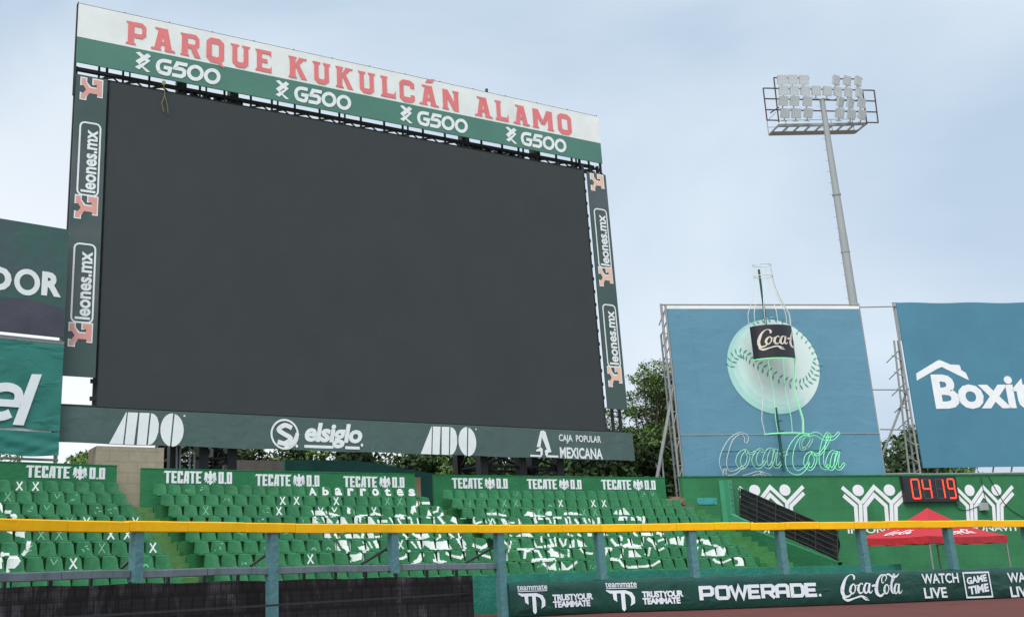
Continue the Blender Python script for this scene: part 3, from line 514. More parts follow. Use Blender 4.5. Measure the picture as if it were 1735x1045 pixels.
#MURAL_BEGIN
MURAL = [(-5.45,-4.91,[(-5.3,3.131),(-4.91,3.131),(-5.02,2.962),(-5.45,2.963)]),(-5.74,-5.36,[(-5.55,2.901),(-5.36,2.901),(-5.42,2.678),(-5.74,2.68)]),(-5.38,-5.23,[(-5.33,2.891),(-5.38,2.809),(-5.29,2.829),(-5.23,2.91)]),(-5.26,-4.85,[(-5.04,2.921),(-4.85,2.9),(-4.98,2.676),(-5.26,2.678)]),(-4.94,-4.56,[(-4.84,3.109),(-4.56,2.961),(-4.71,2.879),(-4.94,3.004)]),(-4.92,-4.33,[(-4.92,2.676),(-4.44,2.899),(-4.33,2.878),(-4.51,2.674)]),(-4.2,-3.85,[(-3.89,3.24),(-4.2,3.037),(-4.16,2.994),(-3.85,3.195)]),(-4.04,-3.54,[(-3.94,2.973),(-3.54,2.989),(-3.75,2.876),(-4.04,2.877)]),(-4.27,-3.91,[(-3.96,2.899),(-4.27,2.694),(-4.22,2.651),(-3.91,2.854)]),(-4.05,-3.78,[(-3.81,2.889),(-4.05,2.725),(-4.02,2.7),(-3.78,2.863)]),(-3.5,-3.01,[(-3.5,2.936),(-3.28,2.993),(-3.11,2.922),(-3.01,2.996),(-3.2,3.07),(-3.45,3.008)]),(-3.83,-3.39,[(-3.64,2.876),(-3.39,2.896),(-3.58,2.669),(-3.83,2.671)]),(-3.46,-2.99,[(-3.35,2.792),(-2.99,2.79),(-3.1,2.708),(-3.46,2.689)]),(-2.99,-2.74,[(-2.83,2.864),(-2.99,2.657),(-2.91,2.675),(-2.74,2.883)]),(-2.63,-2.19,[(-2.57,2.988),(-2.36,3.001),(-2.19,2.936),(-2.46,2.873),(-2.63,2.915)]),(-2.75,-2.48,[(-2.58,2.843),(-2.75,2.656),(-2.65,2.674),(-2.48,2.861)]),(-2.48,-1.98,[(-2.48,2.818),(-2.11,2.822),(-2.34,2.672),(-2.28,2.654),(-1.98,2.895),(-2.39,2.902)]),(-2.1,-1.72,[(-1.76,2.901),(-2.1,2.671),(-2.05,2.653),(-1.72,2.883)]),(-1.54,-1.13,[(-1.52,2.832),(-1.25,2.842),(-1.54,2.67),(-1.49,2.648),(-1.13,2.896),(-1.43,2.908)]),(-1.49,-1.06,[(-1.49,2.934),(-1.06,3.176),(-1.27,2.934)]),(-1.93,-1.06,[(-1.91,2.994),(-1.06,3.466),(-1.08,3.525),(-1.93,3.049)]),(-1.12,-0.64,[(-1.12,3.375),(-0.76,3.377),(-0.78,3.282),(-0.65,3.342),(-0.64,3.459),(-1.02,3.458)]),(-1.74,-1.34,[(-1.41,3.336),(-1.74,3.068),(-1.68,3.062),(-1.34,3.33)]),(-1.09,-0.5,[(-1.09,3.031),(-0.84,3.082),(-0.5,3.273),(-0.52,3.306),(-0.81,3.136),(-1.03,3.099)]),(-1.03,-0.23,[(-1.02,2.863),(-0.82,2.969),(-0.57,3.007),(-0.37,2.951),(-0.23,3.045),(-0.44,3.104),(-0.76,3.054),(-1.03,2.918)]),(-1.23,-0.88,[(-1.02,2.914),(-1.23,2.639),(-1.09,2.676),(-0.88,2.953)]),(-0.76,-0.12,[(-0.76,2.761),(-0.49,2.889),(-0.12,2.91),(-0.39,2.633),(-0.68,2.634)]),(-5.74,-5.37,[(-5.64,2.357),(-5.37,2.366),(-5.53,2.217),(-5.74,2.219)]),(-5.35,-5.15,[(-5.31,2.318),(-5.35,2.187),(-5.2,2.241),(-5.15,2.374)]),(-5.07,-4.49,[(-4.95,2.324),(-4.49,2.347),(-4.59,2.207),(-5.07,2.201)]),(-4.56,-4.27,[(-4.29,2.378),(-4.56,2.227),(-4.54,2.187),(-4.27,2.336)]),(-4.33,-3.96,[(-4.16,2.356),(-3.96,2.354),(-4.16,2.203),(-4.33,2.205)]),(-4.1,-3.78,[(-4.1,2.21),(-3.84,2.227),(-3.78,2.287),(-4.05,2.27)]),(-3.55,-3.2,[(-3.43,2.33),(-3.2,2.329),(-3.35,2.195),(-3.55,2.197)]),(-3.07,-2.94,[(-3.06,2.3),(-3.07,2.146),(-2.95,2.199),(-2.94,2.354)]),(-2.71,-2.14,[(-2.71,2.311),(-2.71,2.201),(-2.24,2.215),(-2.14,2.308),(-2.59,2.291),(-2.57,2.376)]),(-2.66,-2.11,[(-2.58,2.323),(-2.11,2.327),(-2.31,2.165),(-2.66,2.15)]),(-2.02,-1.7,[(-1.78,2.316),(-2.02,2.124),(-1.94,2.123),(-1.7,2.316)]),(-1.51,-1.31,[(-1.44,2.309),(-1.51,2.153),(-1.38,2.199),(-1.31,2.356)]),(-1.33,-0.97,[(-1.05,2.33),(-1.33,2.117),(-1.24,2.116),(-0.97,2.329)]),(-5.9,-5.59,[(-5.64,2.202),(-5.9,1.95),(-5.85,1.945),(-5.59,2.196)]),(-5.81,-5.31,[(-5.58,2.125),(-5.31,2.14),(-5.58,1.837),(-5.81,1.858)]),(-5.43,-4.95,[(-5.21,2.139),(-4.95,2.148),(-5.07,2.046),(-5.3,1.851),(-5.29,1.763),(-5.43,1.835),(-5.4,1.941)]),(-5.46,-4.4,[(-4.5,2.105),(-4.66,1.905),(-5.09,1.65),(-5.41,1.595),(-5.46,1.524),(-5.09,1.592),(-4.6,1.885),(-4.4,2.12)]),(-4.98,-4.62,[(-4.89,1.935),(-4.62,1.986),(-4.75,1.843),(-4.98,1.846)]),(-4.53,-4.26,[(-4.32,2.109),(-4.53,1.892),(-4.47,1.895),(-4.26,2.112)]),(-4.36,-3.98,[(-4.15,2.109),(-3.98,2.145),(-4.25,1.89),(-4.36,1.892)]),(-5.99,-5.62,[(-5.72,1.819),(-5.99,1.516),(-5.9,1.519),(-5.62,1.823)]),(-5.77,-5.45,[(-5.7,1.747),(-5.77,1.566),(-5.67,1.483),(-5.5,1.515),(-5.45,1.604),(-5.56,1.574),(-5.63,1.629),(-5.56,1.789)]),(-5.4,-4.86,[(-5.27,1.728),(-4.86,1.756),(-5.22,1.589),(-5.4,1.558)]),(-3.79,-3.48,[(-3.63,2.103),(-3.79,1.866),(-3.65,1.9),(-3.48,2.139)]),(-4.09,-3.3,[(-4.09,1.717),(-4.09,1.588),(-3.88,1.546),(-3.55,1.639),(-3.3,1.791),(-3.35,1.819),(-3.55,1.693),(-3.8,1.621),(-3.98,1.655),(-3.97,1.771)]),(-3.96,-3.75,[(-3.88,1.757),(-3.96,1.6),(-3.83,1.638),(-3.75,1.796)]),(-3.11,-2.86,[(-2.96,2.083),(-3.11,1.862),(-3.02,1.886),(-2.86,2.108)]),(-2.99,-1.67,[(-2.73,2.093),(-2.5,2.11),(-2.09,2.067),(-1.67,2.101),(-1.94,1.804),(-2.67,1.832),(-2.65,1.98),(-2.87,1.872),(-2.99,1.855)]),(-3.7,-2.94,[(-2.94,1.769),(-3.39,1.569),(-3.64,1.493),(-3.7,1.393),(-3.41,1.479),(-2.94,1.686)]),(-2.8,-2.38,[(-2.49,1.773),(-2.8,1.564),(-2.7,1.531),(-2.38,1.74)]),(-3.0,-2.55,[(-3.0,1.47),(-2.68,1.388),(-2.55,1.48),(-2.86,1.562)]),(-2.25,-1.24,[(-1.39,2.051),(-1.49,1.835),(-1.66,1.69),(-1.89,1.611),(-2.06,1.682),(-2.1,1.77),(-2.25,1.699),(-2.2,1.605),(-1.99,1.528),(-1.62,1.654),(-1.35,1.87),(-1.24,2.105)]),(-1.35,-1.07,[(-1.21,2.096),(-1.35,1.926),(-1.21,1.962),(-1.07,2.133)]),(-1.09,-0.32,[(-1.09,1.912),(-0.92,1.793),(-0.39,1.944),(-0.32,2.036),(-0.79,1.896),(-0.91,2.007)]),(-1.25,-0.82,[(-1.25,1.664),(-1.1,1.59),(-0.95,1.515),(-0.82,1.588),(-0.97,1.663),(-1.12,1.738)]),(0.82,1.35,[(0.93,3.072),(1.35,3.091),(1.21,2.98),(0.82,2.98)]),(1.25,1.63,[(1.36,3.072),(1.63,2.997),(1.52,2.924),(1.25,2.979)]),(-0.16,0.23,[(0.12,2.885),(-0.16,2.656),(-0.05,2.667),(0.23,2.896)]),(-0.08,0.34,[(-0.08,2.642),(0.28,2.717),(0.34,2.778),(-0.02,2.702)]),(0.35,0.62,[(0.56,2.849),(0.35,2.672),(0.42,2.681),(0.62,2.858)]),(0.66,0.93,[(0.86,2.844),(0.66,2.649),(0.74,2.666),(0.93,2.861)]),(1.0,1.37,[(1.22,2.852),(1.37,2.844),(1.19,2.638),(1.0,2.639)]),(1.25,1.59,[(1.25,2.68),(1.5,2.672),(1.59,2.728),(1.33,2.736)]),(1.65,2.11,[(2.0,2.886),(1.65,2.653),(1.76,2.653),(2.11,2.886)]),(2.35,2.93,[(2.35,2.978),(2.74,3.128),(2.93,3.071),(2.85,2.977)]),(2.49,3.28,[(2.49,2.911),(3.16,2.902),(3.28,2.977),(2.6,2.985)]),(3.22,3.72,[(3.22,2.995),(3.58,3.128),(3.72,3.117),(3.49,2.957)]),(2.31,2.74,[(2.56,2.866),(2.31,2.65),(2.48,2.685),(2.74,2.903)]),(2.68,3.27,[(2.68,2.8),(3.12,2.801),(2.92,2.653),(3.04,2.676),(3.27,2.877),(2.8,2.881)]),(3.34,3.84,[(3.34,2.827),(3.69,2.826),(3.84,2.923),(3.5,2.924)]),(3.08,3.41,[(3.34,2.809),(3.08,2.646),(3.15,2.646),(3.41,2.809)]),(4.08,4.65,[(4.2,3.071),(4.65,3.109),(4.49,3.001),(4.08,2.994)]),(4.48,4.9,[(4.64,3.078),(4.79,3.07),(4.9,2.986),(4.48,2.986)]),(3.61,4.17,[(3.92,2.882),(4.17,2.9),(3.83,2.643),(3.61,2.655)]),(4.05,4.33,[(4.18,2.799),(4.05,2.627),(4.21,2.678),(4.33,2.851)]),(4.38,4.77,[(4.61,2.84),(4.38,2.631),(4.53,2.671),(4.77,2.882)]),(4.64,4.96,[(4.79,2.806),(4.64,2.622),(4.81,2.677),(4.96,2.862)]),(4.92,5.42,[(5.28,2.867),(4.92,2.627),(5.06,2.648),(5.42,2.889)]),(-1.25,-0.95,[(-1.04,2.34),(-1.25,2.147),(-1.17,2.157),(-0.95,2.35)]),(-1.54,-1.14,[(-1.28,2.138),(-1.54,1.859),(-1.41,1.887),(-1.14,2.167)]),(-1.28,-1.06,[(-1.2,2.113),(-1.28,1.972),(-1.14,2.016),(-1.06,2.158)]),(-2.06,-1.56,[(-2.06,1.579),(-1.86,1.564),(-1.56,1.704),(-1.57,1.741),(-1.82,1.622),(-1.98,1.642)]),(-0.59,-0.15,[(-0.27,1.78),(-0.15,1.763),(-0.32,1.613),(-0.5,1.542),(-0.59,1.558)]),(0.07,0.53,[(0.16,2.098),(0.07,1.819),(0.53,2.06),(0.49,2.08),(0.18,1.885),(0.28,2.145)]),(-0.17,0.14,[(0.1,1.857),(-0.17,1.701),(-0.12,1.69),(0.14,1.846)]),(0.24,0.46,[(0.38,2.289),(0.24,2.126),(0.32,2.148),(0.46,2.312)]),(0.64,0.77,[(0.64,2.259),(0.67,2.192),(0.77,2.237),(0.74,2.304)]),(0.87,1.59,[(0.87,2.213),(1.24,2.31),(1.59,2.317),(1.52,2.184)]),(1.05,1.45,[(1.32,2.093),(1.05,1.811),(1.28,1.799),(1.39,1.873),(1.19,1.867),(1.45,2.125)]),(1.52,1.91,[(1.83,2.202),(1.52,1.991),(1.6,1.995),(1.91,2.206)]),(2.09,2.34,[(2.24,2.293),(2.09,2.176),(2.19,2.193),(2.34,2.31)]),(1.77,2.14,[(2.02,2.105),(1.77,1.88),(1.89,1.906),(2.14,2.132)]),(1.87,2.36,[(2.27,2.144),(1.87,1.855),(1.95,1.865),(2.36,2.154)]),(1.39,1.97,[(1.47,1.898),(1.97,1.956),(1.78,1.824),(1.39,1.822)]),(2.12,2.52,[(2.39,2.098),(2.12,1.825),(2.24,1.856),(2.52,2.131)]),(0.27,1.01,[(0.27,1.757),(0.91,1.754),(1.01,1.815),(0.36,1.817)]),(0.08,0.82,[(0.15,1.478),(0.52,1.694),(0.7,1.705),(0.82,1.795),(0.52,1.751),(0.08,1.496)]),(0.7,1.1,[(0.7,1.686),(0.95,1.699),(0.72,1.492),(0.85,1.519),(1.1,1.762),(0.82,1.764)]),(1.16,1.7,[(1.54,1.782),(1.16,1.526),(1.31,1.53),(1.7,1.787)]),(1.32,1.77,[(1.33,1.741),(1.64,1.706),(1.77,1.58),(1.57,1.477),(1.32,1.526)]),(1.78,2.27,[(2.2,1.761),(1.78,1.504),(1.85,1.503),(2.27,1.76)]),(0.27,1.27,[(0.27,1.401),(1.16,1.4),(1.27,1.476),(0.38,1.476)]),(0.49,0.86,[(0.55,1.332),(0.49,1.153),(0.73,1.116),(0.86,1.192),(0.64,1.222),(0.7,1.387)]),(0.6,1.1,[(0.69,1.242),(1.1,1.366),(0.78,1.154),(0.6,1.164)]),(0.98,1.38,[(1.18,1.349),(0.98,1.122),(1.19,1.175),(1.38,1.405)]),(0.84,1.94,[(0.84,1.119),(1.17,1.115),(1.9,1.34),(1.94,1.403),(1.25,1.187),(0.97,1.196)]),(2.28,2.74,[(2.69,2.116),(2.28,1.891),(2.34,1.883),(2.74,2.107)]),(2.33,3.03,[(2.8,2.045),(3.03,2.092),(2.57,1.813),(2.33,1.807)]),(2.77,3.18,[(3.13,2.091),(3.18,1.974),(3.11,1.828),(2.77,1.842)]),(2.57,3.0,[(2.67,1.762),(2.57,1.601),(2.87,1.572),(3.0,1.645),(2.72,1.668),(2.82,1.809)]),(3.01,3.19,[(3.01,2.261),(3.02,2.149),(3.19,2.215),(3.18,2.329)]),(3.38,3.54,[(3.39,2.252),(3.38,2.15),(3.53,2.208),(3.54,2.311)]),(3.72,4.09,[(3.89,2.298),(4.09,2.297),(3.88,2.175),(3.72,2.176)]),(4.27,4.67,[(4.41,2.308),(4.67,2.306),(4.65,2.212),(4.27,2.216)]),(4.27,4.56,[(4.39,2.032),(4.27,1.834),(4.43,1.888),(4.56,2.088)]),(3.58,4.03,[(3.58,1.732),(3.94,1.743),(4.03,1.793),(3.66,1.782)]),(3.14,3.98,[(3.19,1.47),(3.64,1.681),(3.85,1.697),(3.98,1.777),(3.66,1.736),(3.14,1.491)]),(6.32,6.75,[(6.32,3.031),(6.75,3.196),(6.45,2.999)]),(6.52,7.18,[(6.81,3.168),(7.18,3.261),(7.11,3.129),(7.02,2.999),(6.52,2.999)]),(6.03,6.67,[(6.29,2.895),(6.67,2.894),(6.41,2.754),(6.03,2.755)]),(6.6,7.01,[(6.83,2.894),(7.01,2.874),(6.78,2.741),(6.6,2.761)]),(6.9,7.25,[(7.14,2.913),(7.25,2.874),(7.03,2.74),(6.9,2.76)]),(6.89,7.51,[(7.39,2.909),(6.89,2.636),(7.01,2.642),(7.51,2.915)]),(4.68,5.01,[(4.81,2.778),(4.68,2.606),(4.88,2.671),(5.01,2.845)]),(4.94,5.42,[(5.26,2.863),(4.94,2.634),(5.1,2.662),(5.42,2.893)]),(5.72,5.96,[(5.79,2.278),(5.72,2.128),(5.88,2.185),(5.96,2.336)]),(5.96,6.68,[(6.19,2.294),(6.68,2.29),(6.53,2.178),(5.96,2.155)]),(6.75,7.18,[(6.75,2.243),(7.02,2.205),(7.18,2.282),(6.92,2.32)]),(6.75,7.14,[(6.75,2.135),(7.11,2.256),(7.14,2.302),(6.77,2.181)]),(4.23,4.68,[(4.41,2.064),(4.23,1.822),(4.53,1.84),(4.68,1.93),(4.42,1.901),(4.6,2.124)]),(4.76,5.19,[(5.05,2.197),(4.76,2.005),(4.89,2.026),(5.19,2.219)]),(4.84,5.41,[(5.17,2.078),(4.84,1.831),(5.07,1.877),(5.41,2.127)]),(4.47,5.34,[(4.63,1.874),(4.98,1.937),(5.34,1.849),(5.17,1.759),(4.47,1.778)]),(5.33,5.97,[(5.86,2.127),(5.33,1.828),(5.44,1.835),(5.97,2.135)]),(5.84,6.18,[(5.93,2.05),(5.92,1.9),(5.84,1.808),(6.07,1.874),(6.17,1.982),(6.18,2.141)]),(6.25,6.85,[(6.25,1.951),(6.66,2.033),(6.39,1.845),(6.54,1.878),(6.85,2.109),(6.36,2.027)]),(6.69,7.47,[(6.93,2.062),(7.47,2.151),(7.11,1.82),(6.69,1.893)]),(7.02,7.7,[(7.55,2.123),(7.02,1.825),(7.16,1.842),(7.7,2.142)]),(3.77,4.4,[(4.31,1.748),(3.77,1.455),(3.86,1.454),(4.4,1.746)]),(4.11,4.77,[(4.51,1.696),(4.77,1.699),(4.66,1.456),(4.11,1.456)]),(4.9,5.56,[(4.9,1.549),(4.99,1.481),(5.56,1.782),(5.46,1.779),(4.98,1.514),(5.06,1.606)]),(5.64,6.14,[(5.64,1.745),(5.65,1.635),(6.06,1.733),(6.14,1.799),(5.8,1.711),(5.81,1.81)]),(3.27,5.16,[(3.27,1.4),(3.5,1.358),(3.34,1.19),(3.46,1.121),(3.78,1.129),(4.1,1.137),(4.52,1.168),(5.1,1.323),(5.16,1.386),(4.62,1.238),(4.23,1.212),(3.91,1.203),(3.6,1.194),(3.5,1.248),(3.67,1.424),(3.42,1.476)]),(7.54,8.42,[(7.57,1.787),(7.98,1.944),(8.24,1.972),(8.42,2.067),(8.05,2.017),(7.54,1.821)]),(8.07,8.55,[(8.35,2.037),(8.55,2.01),(8.34,1.804),(8.07,1.866)]),(6.86,7.6,[(7.48,1.786),(6.86,1.481),(6.98,1.484),(7.6,1.789)]),(7.16,8.51,[(7.63,1.719),(7.41,1.556),(7.86,1.649),(8.51,1.775),(8.47,1.64),(8.09,1.441),(7.16,1.469)]),(8.3,8.65,[(8.3,1.774),(8.49,1.765),(8.65,1.838),(8.46,1.847)]),(7.23,8.12,[(7.26,1.34),(7.23,1.235),(7.42,1.199),(8.03,1.325),(8.12,1.39),(7.56,1.27),(7.41,1.302),(7.45,1.399)]),(7.4,7.75,[(7.67,1.384),(7.4,1.246),(7.49,1.255),(7.75,1.394)]),(7.79,8.66,[(8.29,1.405),(8.66,1.399),(8.21,1.121),(7.79,1.129),(8.1,1.192),(8.28,1.309),(8.19,1.343)]),(8.04,8.76,[(8.62,1.749),(8.04,1.458),(8.17,1.47),(8.76,1.762)])]
MURAL_A = [[(-3.51,3.222),(-3.5,2.965),(-3.29,2.924),(-3.23,3.023),(-3.4,3.046),(-3.4,3.277)],[(-3.33,2.874),(-3.31,2.741),(-3.16,2.824),(-3.18,2.959)],[(-3.66,2.42),(-3.18,2.434),(-3.28,2.255),(-3.47,2.307)],[(-4.15,2.38),(-4.1,2.353),(-4.01,2.459),(-4.07,2.485)],[(-4.25,2.142),(-4.1,2.13),(-4.21,1.82),(-4.41,1.809)],[(-4.07,2.069),(-4.0,2.016),(-4.11,1.941)],[(-4.14,1.799),(-3.89,1.788),(-3.84,1.883),(-4.09,1.893)],[(-3.28,2.173),(-3.39,1.992),(-3.58,1.839),(-3.53,1.782),(-3.32,1.957),(-3.18,2.167)],[(-4.37,1.789),(-4.08,1.771),(-4.21,1.519),(-4.37,1.5),(-4.41,1.603)],[(-4.06,1.728),(-3.89,1.782),(-3.7,1.796),(-3.68,1.688),(-3.91,1.506),(-4.15,1.495)],[(-4.18,1.492),(-4.15,1.396),(-4.06,1.447),(-4.09,1.543)]]
#MURAL_END
def inside(q, poly):
    x, y = q; c = False; j = len(poly) - 1
    for i in range(len(poly)):
        (x0, y0), (x1, y1) = poly[i], poly[j]
        if (y0 > y) != (y1 > y) and x < (x1 - x0) * (y - y0) / (y1 - y0) + x0: c = not c
        j = i
    return c
def painted(P, b):
    if b == 'A': return any(inside(mur_uv_a(P), q) for q in MURAL_A)
    q = mur_uv(P); return any(m[0] <= q[0] <= m[1] and inside(q, m[2]) for m in MURAL)

# one seat shell: curved backrest with rounded shoulders, pan with a turned-down front lip, bracket
def back_w(t): return (.218 - .038 * t) * (1 if t < .8 else (1 - ((t - .8) / .2) ** 2 * .16))
def seat_parts():
    mb = MB(); nx, nz = 18, 16
    def fr(i, j):
        t = j; x = (i * 2 - 1) * back_w(t); return (x, .07 * t - .035 * (abs(i * 2 - 1) ** 2) - .015 + (.02 if t > .97 else 0), .40 + .345 * t - (.02 * abs(i * 2 - 1) ** 3 if t > .9 else 0))
    mb.grid(fr, nx, nz)
    mb.grid(lambda i, j: (lambda q: (q[0], q[1] + .03, q[2]))(fr(1 - i, j)), 4, 4)
    def rim(i, j):                                  # edge between front and back skins
        path = [(0, k / 6) for k in range(7)] + [(k / 6, 1) for k in range(1, 7)] + [(1, 1 - k / 6) for k in range(1, 7)]
        q = fr(*path[round(i * 18)]); return (q[0], q[1] + .03 * j, q[2])
    mb.grid(lambda i, j: rim(i, 1 - j), 18, 1)
    def pan(i, j):
        x = (i * 2 - 1) * (.218 - .012 * j); y = -.05 - .37 * min(1, j * 1.12); z = .41 - .022 * math.sin(j * 3) + .028 * abs(i * 2 - 1) ** 2 * (1 - j) - (.055 if j > .95 else 0) + (.012 if .8 < j < .95 else 0)
        return (x, y, z)
    mb.grid(lambda i, j: pan(1 - i, j), 8, 8)
    mb.grid(lambda i, j: (lambda q: (q[0], q[1] + .02, min(q[2], .40) - .03))(pan(i, j * .9)), 4, 3)
    mb.cube((-.03, -.34, .04), (.03, -.28, .37)); mb.cube((-.12, -.40, .0), (.12, -.22, .04)); mb.cube((-.16, -.34, .34), (.16, -.24, .375))
    return mb, fr
PROTO, FRONT = seat_parts()
def strip(mb, a, b, w):                             # a painted stroke lying on the curved backrest
    n = 5; d = Vector((b[0] - a[0], b[1] - a[1])).normalized(); nn = Vector((-d.y, d.x)) * w / 2
    for k in range(n):
        q = []
        for t, sg in ((k / n, -1), ((k + 1) / n, -1), ((k + 1) / n, 1), (k / n, 1)):
            x = a[0] + (b[0] - a[0]) * t + nn.x * sg; z = a[1] + (b[1] - a[1]) * t + nn.y * sg
            f = FRONT(x, max(0, min(.95, z))); q.append((f[0], f[1] - .006 - .001 * (w > .1), f[2]))
        mb.face(q)
def clone(mb):
    c = MB(); c.v = list(mb.v); c.f = list(mb.f); c.m = list(mb.m); return c
def variant(kind):
    mb = clone(PROTO)
    if kind:
        mb.mi = 1 if kind in 'XV' else 2
        w = .115 if kind in 'XV' else .07
        if kind in 'Xx': strip(mb, (.27, .12), (.73, .88), w); strip(mb, (.70, .14), (.30, .86), w * .9)
        if kind in 'Vv': strip(mb, (.28, .86), (.50, .42), w); strip(mb, (.74, .84), (.50, .46), w * .8)
        if kind == 'd':
            for k in range(4): a = (random.uniform(.2, .7), random.uniform(.25, .8)); strip(mb, a, (a[0] + random.uniform(.06, .22), a[1] + random.uniform(-.12, .14)), .07)
        if kind == 'n': strip(mb, (.34, .16), (.5, .36), .1); strip(mb, (.68, .14), (.52, .37), .1)
    return mb
MARK = {('A', 8): {5: 'X', 6: 'X'}, ('A', 7): {4: 'v', 3: 'd', 7: 'x'}, ('A', 6): {1: 'd', 2: 'd', 5: 'v', 6: 'd'}, ('A', 5): {0: 'V', 3: 'V', 4: 'v'}, ('A', 4): {1: 'X', 2: 'X', 5: 'x', 6: 'x'}, ('A', 3): {0: 'X', 3: 'x', 4: 'd', 7: 'd'}, ('A', 2): {1: 'n', 5: 'X', 6: 'v'},
        ('B', 8): {2: 'd', 3: 'd'}, ('B', 7): {8: 'X', 9: 'X', 12: 'X', 16: 'x', 17: 'x', 4: 'd'}, ('B', 6): {7: 'X', 10: 'V', 11: 'V', 14: 'X', 2: 'x', 6: 'd'}, ('B', 5): {5: 'd', 1: 'd', 8: 'd', 9: 'd'}, ('B', 3): {1: 'd', 4: 'd', 7: 'n', 8: 'n', 13: 'X'}, ('B', 2): {6: 'X', 2: 'd'}, ('B', 4): {3: 'd', 6: 'd'},
        ('C', 8): {3: 'd', 6: 'd', 19: 'v', 18: 'd'}, ('C', 7): {4: 'x', 5: 'x', 8: 'n', 9: 'X', 12: 'X', 13: 'X', 1: 'd'}, ('C', 6): {2: 'x', 3: 'v', 6: 'x', 10: 'x', 11: 'x'}, ('C', 5): {1: 'X', 9: 'd', 2: 'd'}, ('C', 3): {8: 'x', 1: 'd', 16: 'd'}, ('C', 2): {4: 'd'}, ('C', 1): {1: 'd', 5: 'd'}}
LET = {('B', 8): dict(zip(range(11, 20), 'Abarrotes'))}
ORD = ['first', 'second', 'third', 'fourth', 'fifth', 'sixth', 'seventh', 'eighth', 'ninth', 'tenth', 'eleventh', 'twelfth', 'thirteenth', 'fourteenth', 'fifteenth', 'sixteenth', 'seventeenth', 'eighteenth', 'nineteenth', 'twentieth', 'twenty-first']
SM = [M['seat'], M['seatw'], M['seatf']]
cache = {}
def local_mesh(mb, name):
    me = bpy.data.meshes.new(name); me.from_pydata(mb.v, [], mb.f)
    for m in SM: me.materials.append(m)
    me.polygons.foreach_set('material_index', mb.m); return me
allseats = []
for b in 'ABC':
    for r in range(1, 9):
        for j in range(NROW[b][r]):
            P = seatpt(b, r, j); q = CR.transposed() @ (P + Vector((0, 0, .55)) - EYE); px = CX + F_ * q.x / -q.z
            if px < -14: continue
            allseats.append(((P - EYE).length, b, r, j, P))
allseats.sort(key=lambda t: t[0])
def seat_mb(b, r, j, P, rz):
    kind = MARK.get((b, r), {}).get(j, '')
    mb = variant(kind) if kind else clone(PROTO)
    rot = Matrix.Rotation(rz, 4, 'Z'); hit = 0
    if r < 8 and (b != 'B' or j > 8):
        for i, f in enumerate(mb.f):
            if mb.m[i] == 0:
                c = sum((mb.v[k] for k in f), Vector()) / len(f)
                if painted(rot @ c + P, b): mb.m[i] = 1; hit += 1
    return mb, kind, hit
rest = MB()
for n, (d, b, r, j, P) in enumerate(allseats):
    h = BLK[b][1]; e, k = ev(h); rz = math.atan2(e.y, e.x) + random.uniform(-.015, .015)
    mb, kind, hit = seat_mb(b, r, j, P, rz)
    if n >= 300:
        rot = Matrix.Rotation(rz, 4, 'Z'); base = len(rest.v); rest.v += [rot @ v + P for v in mb.v]; rest.f += [tuple(i + base for i in f) for f in mb.f]; rest.m += mb.m; continue
    if hit: me = local_mesh(mb, 'stadium_seat')
    else:
        if kind not in cache or kind == 'd': cache[kind] = local_mesh(mb, 'stadium_seat')
        me = cache[kind]
    o = bpy.data.objects.new('stadium_seat', me); col.objects.link(o); o.location = P; o.rotation_euler = (random.uniform(-.02, .02), 0, rz)
    look = {'X': 'marked with a white X', 'x': 'marked with a faded X', 'V': 'with a white V mark', 'v': 'with a faint tick mark', 'd': 'with pale scuffs', 'n': 'with a small chevron mark'}.get(kind, '')
    if hit > 2: look = 'with white mural paint'
    L = LET.get((b, r), {}).get(j)
    if L: look = 'lettered %s' % L
    rowname = 'bottom row' if r == 1 else 'top row' if r == 8 else ORD[8 - r] + ' row'
    side = 'right' if b == 'A' else 'left'
    tag(o, ('green seat %s, %s, %s from %s, %s block' % (look, rowname, ORD[j], side, where[b])).replace(' ,', ','), 'seat', 'green stadium seats in rows')
    WL[o.name] = P
    if L:
        me2 = MB(); polys = fit(text(L, .045), .17, .83, .10, .86) if L not in 'bt' else fit(text(L, .045), .2, .8, .10, .94)
        for q in polys:
            me2.face([(lambda f: (f[0], f[1] - .012, f[2]))(FRONT(x, min(.95, z))) for x, z in q])
        mm = bpy.data.meshes.new('letter'); mm.from_pydata(me2.v, [], me2.f); mm.materials.append(M['seatw']); lo = bpy.data.objects.new('letter', mm); col.objects.link(lo); lo.parent = o
if rest.v:
    tag(rest.build('stadium_seats', SM, smooth=False), 'remaining green seats at the far right end of the stand', 'seats', kind='stuff')
# mural paint carried on over the steps of the aisle
mb = MB()
for r in range(1, 8):
    z = floor_z(r) - .02
    for bk, za, zb in ((-.935, z - RISE, z - RISE / 2), (-.625, z - RISE / 2, z)):
        a = rowline('B', r, 19.7 * .48 + .05, bk); c = rowline('C', r, -.40, bk)
        for i in range(24):
            for j in range(6):
                q = [Vector((*(a.lerp(c, (i + x) / 24)).xy, za + (zb - za) * (j + y) / 6)) for x, y in ((0, 0), (1, 0), (1, 1), (0, 1))]
                if painted(sum(q, Vector()) / 4 + Vector((0, 0, .3)), 'B'): mb.face(q)
if mb.f: tag(mb.build('mural_paint', M['seatw'], AISLE, origin=None))
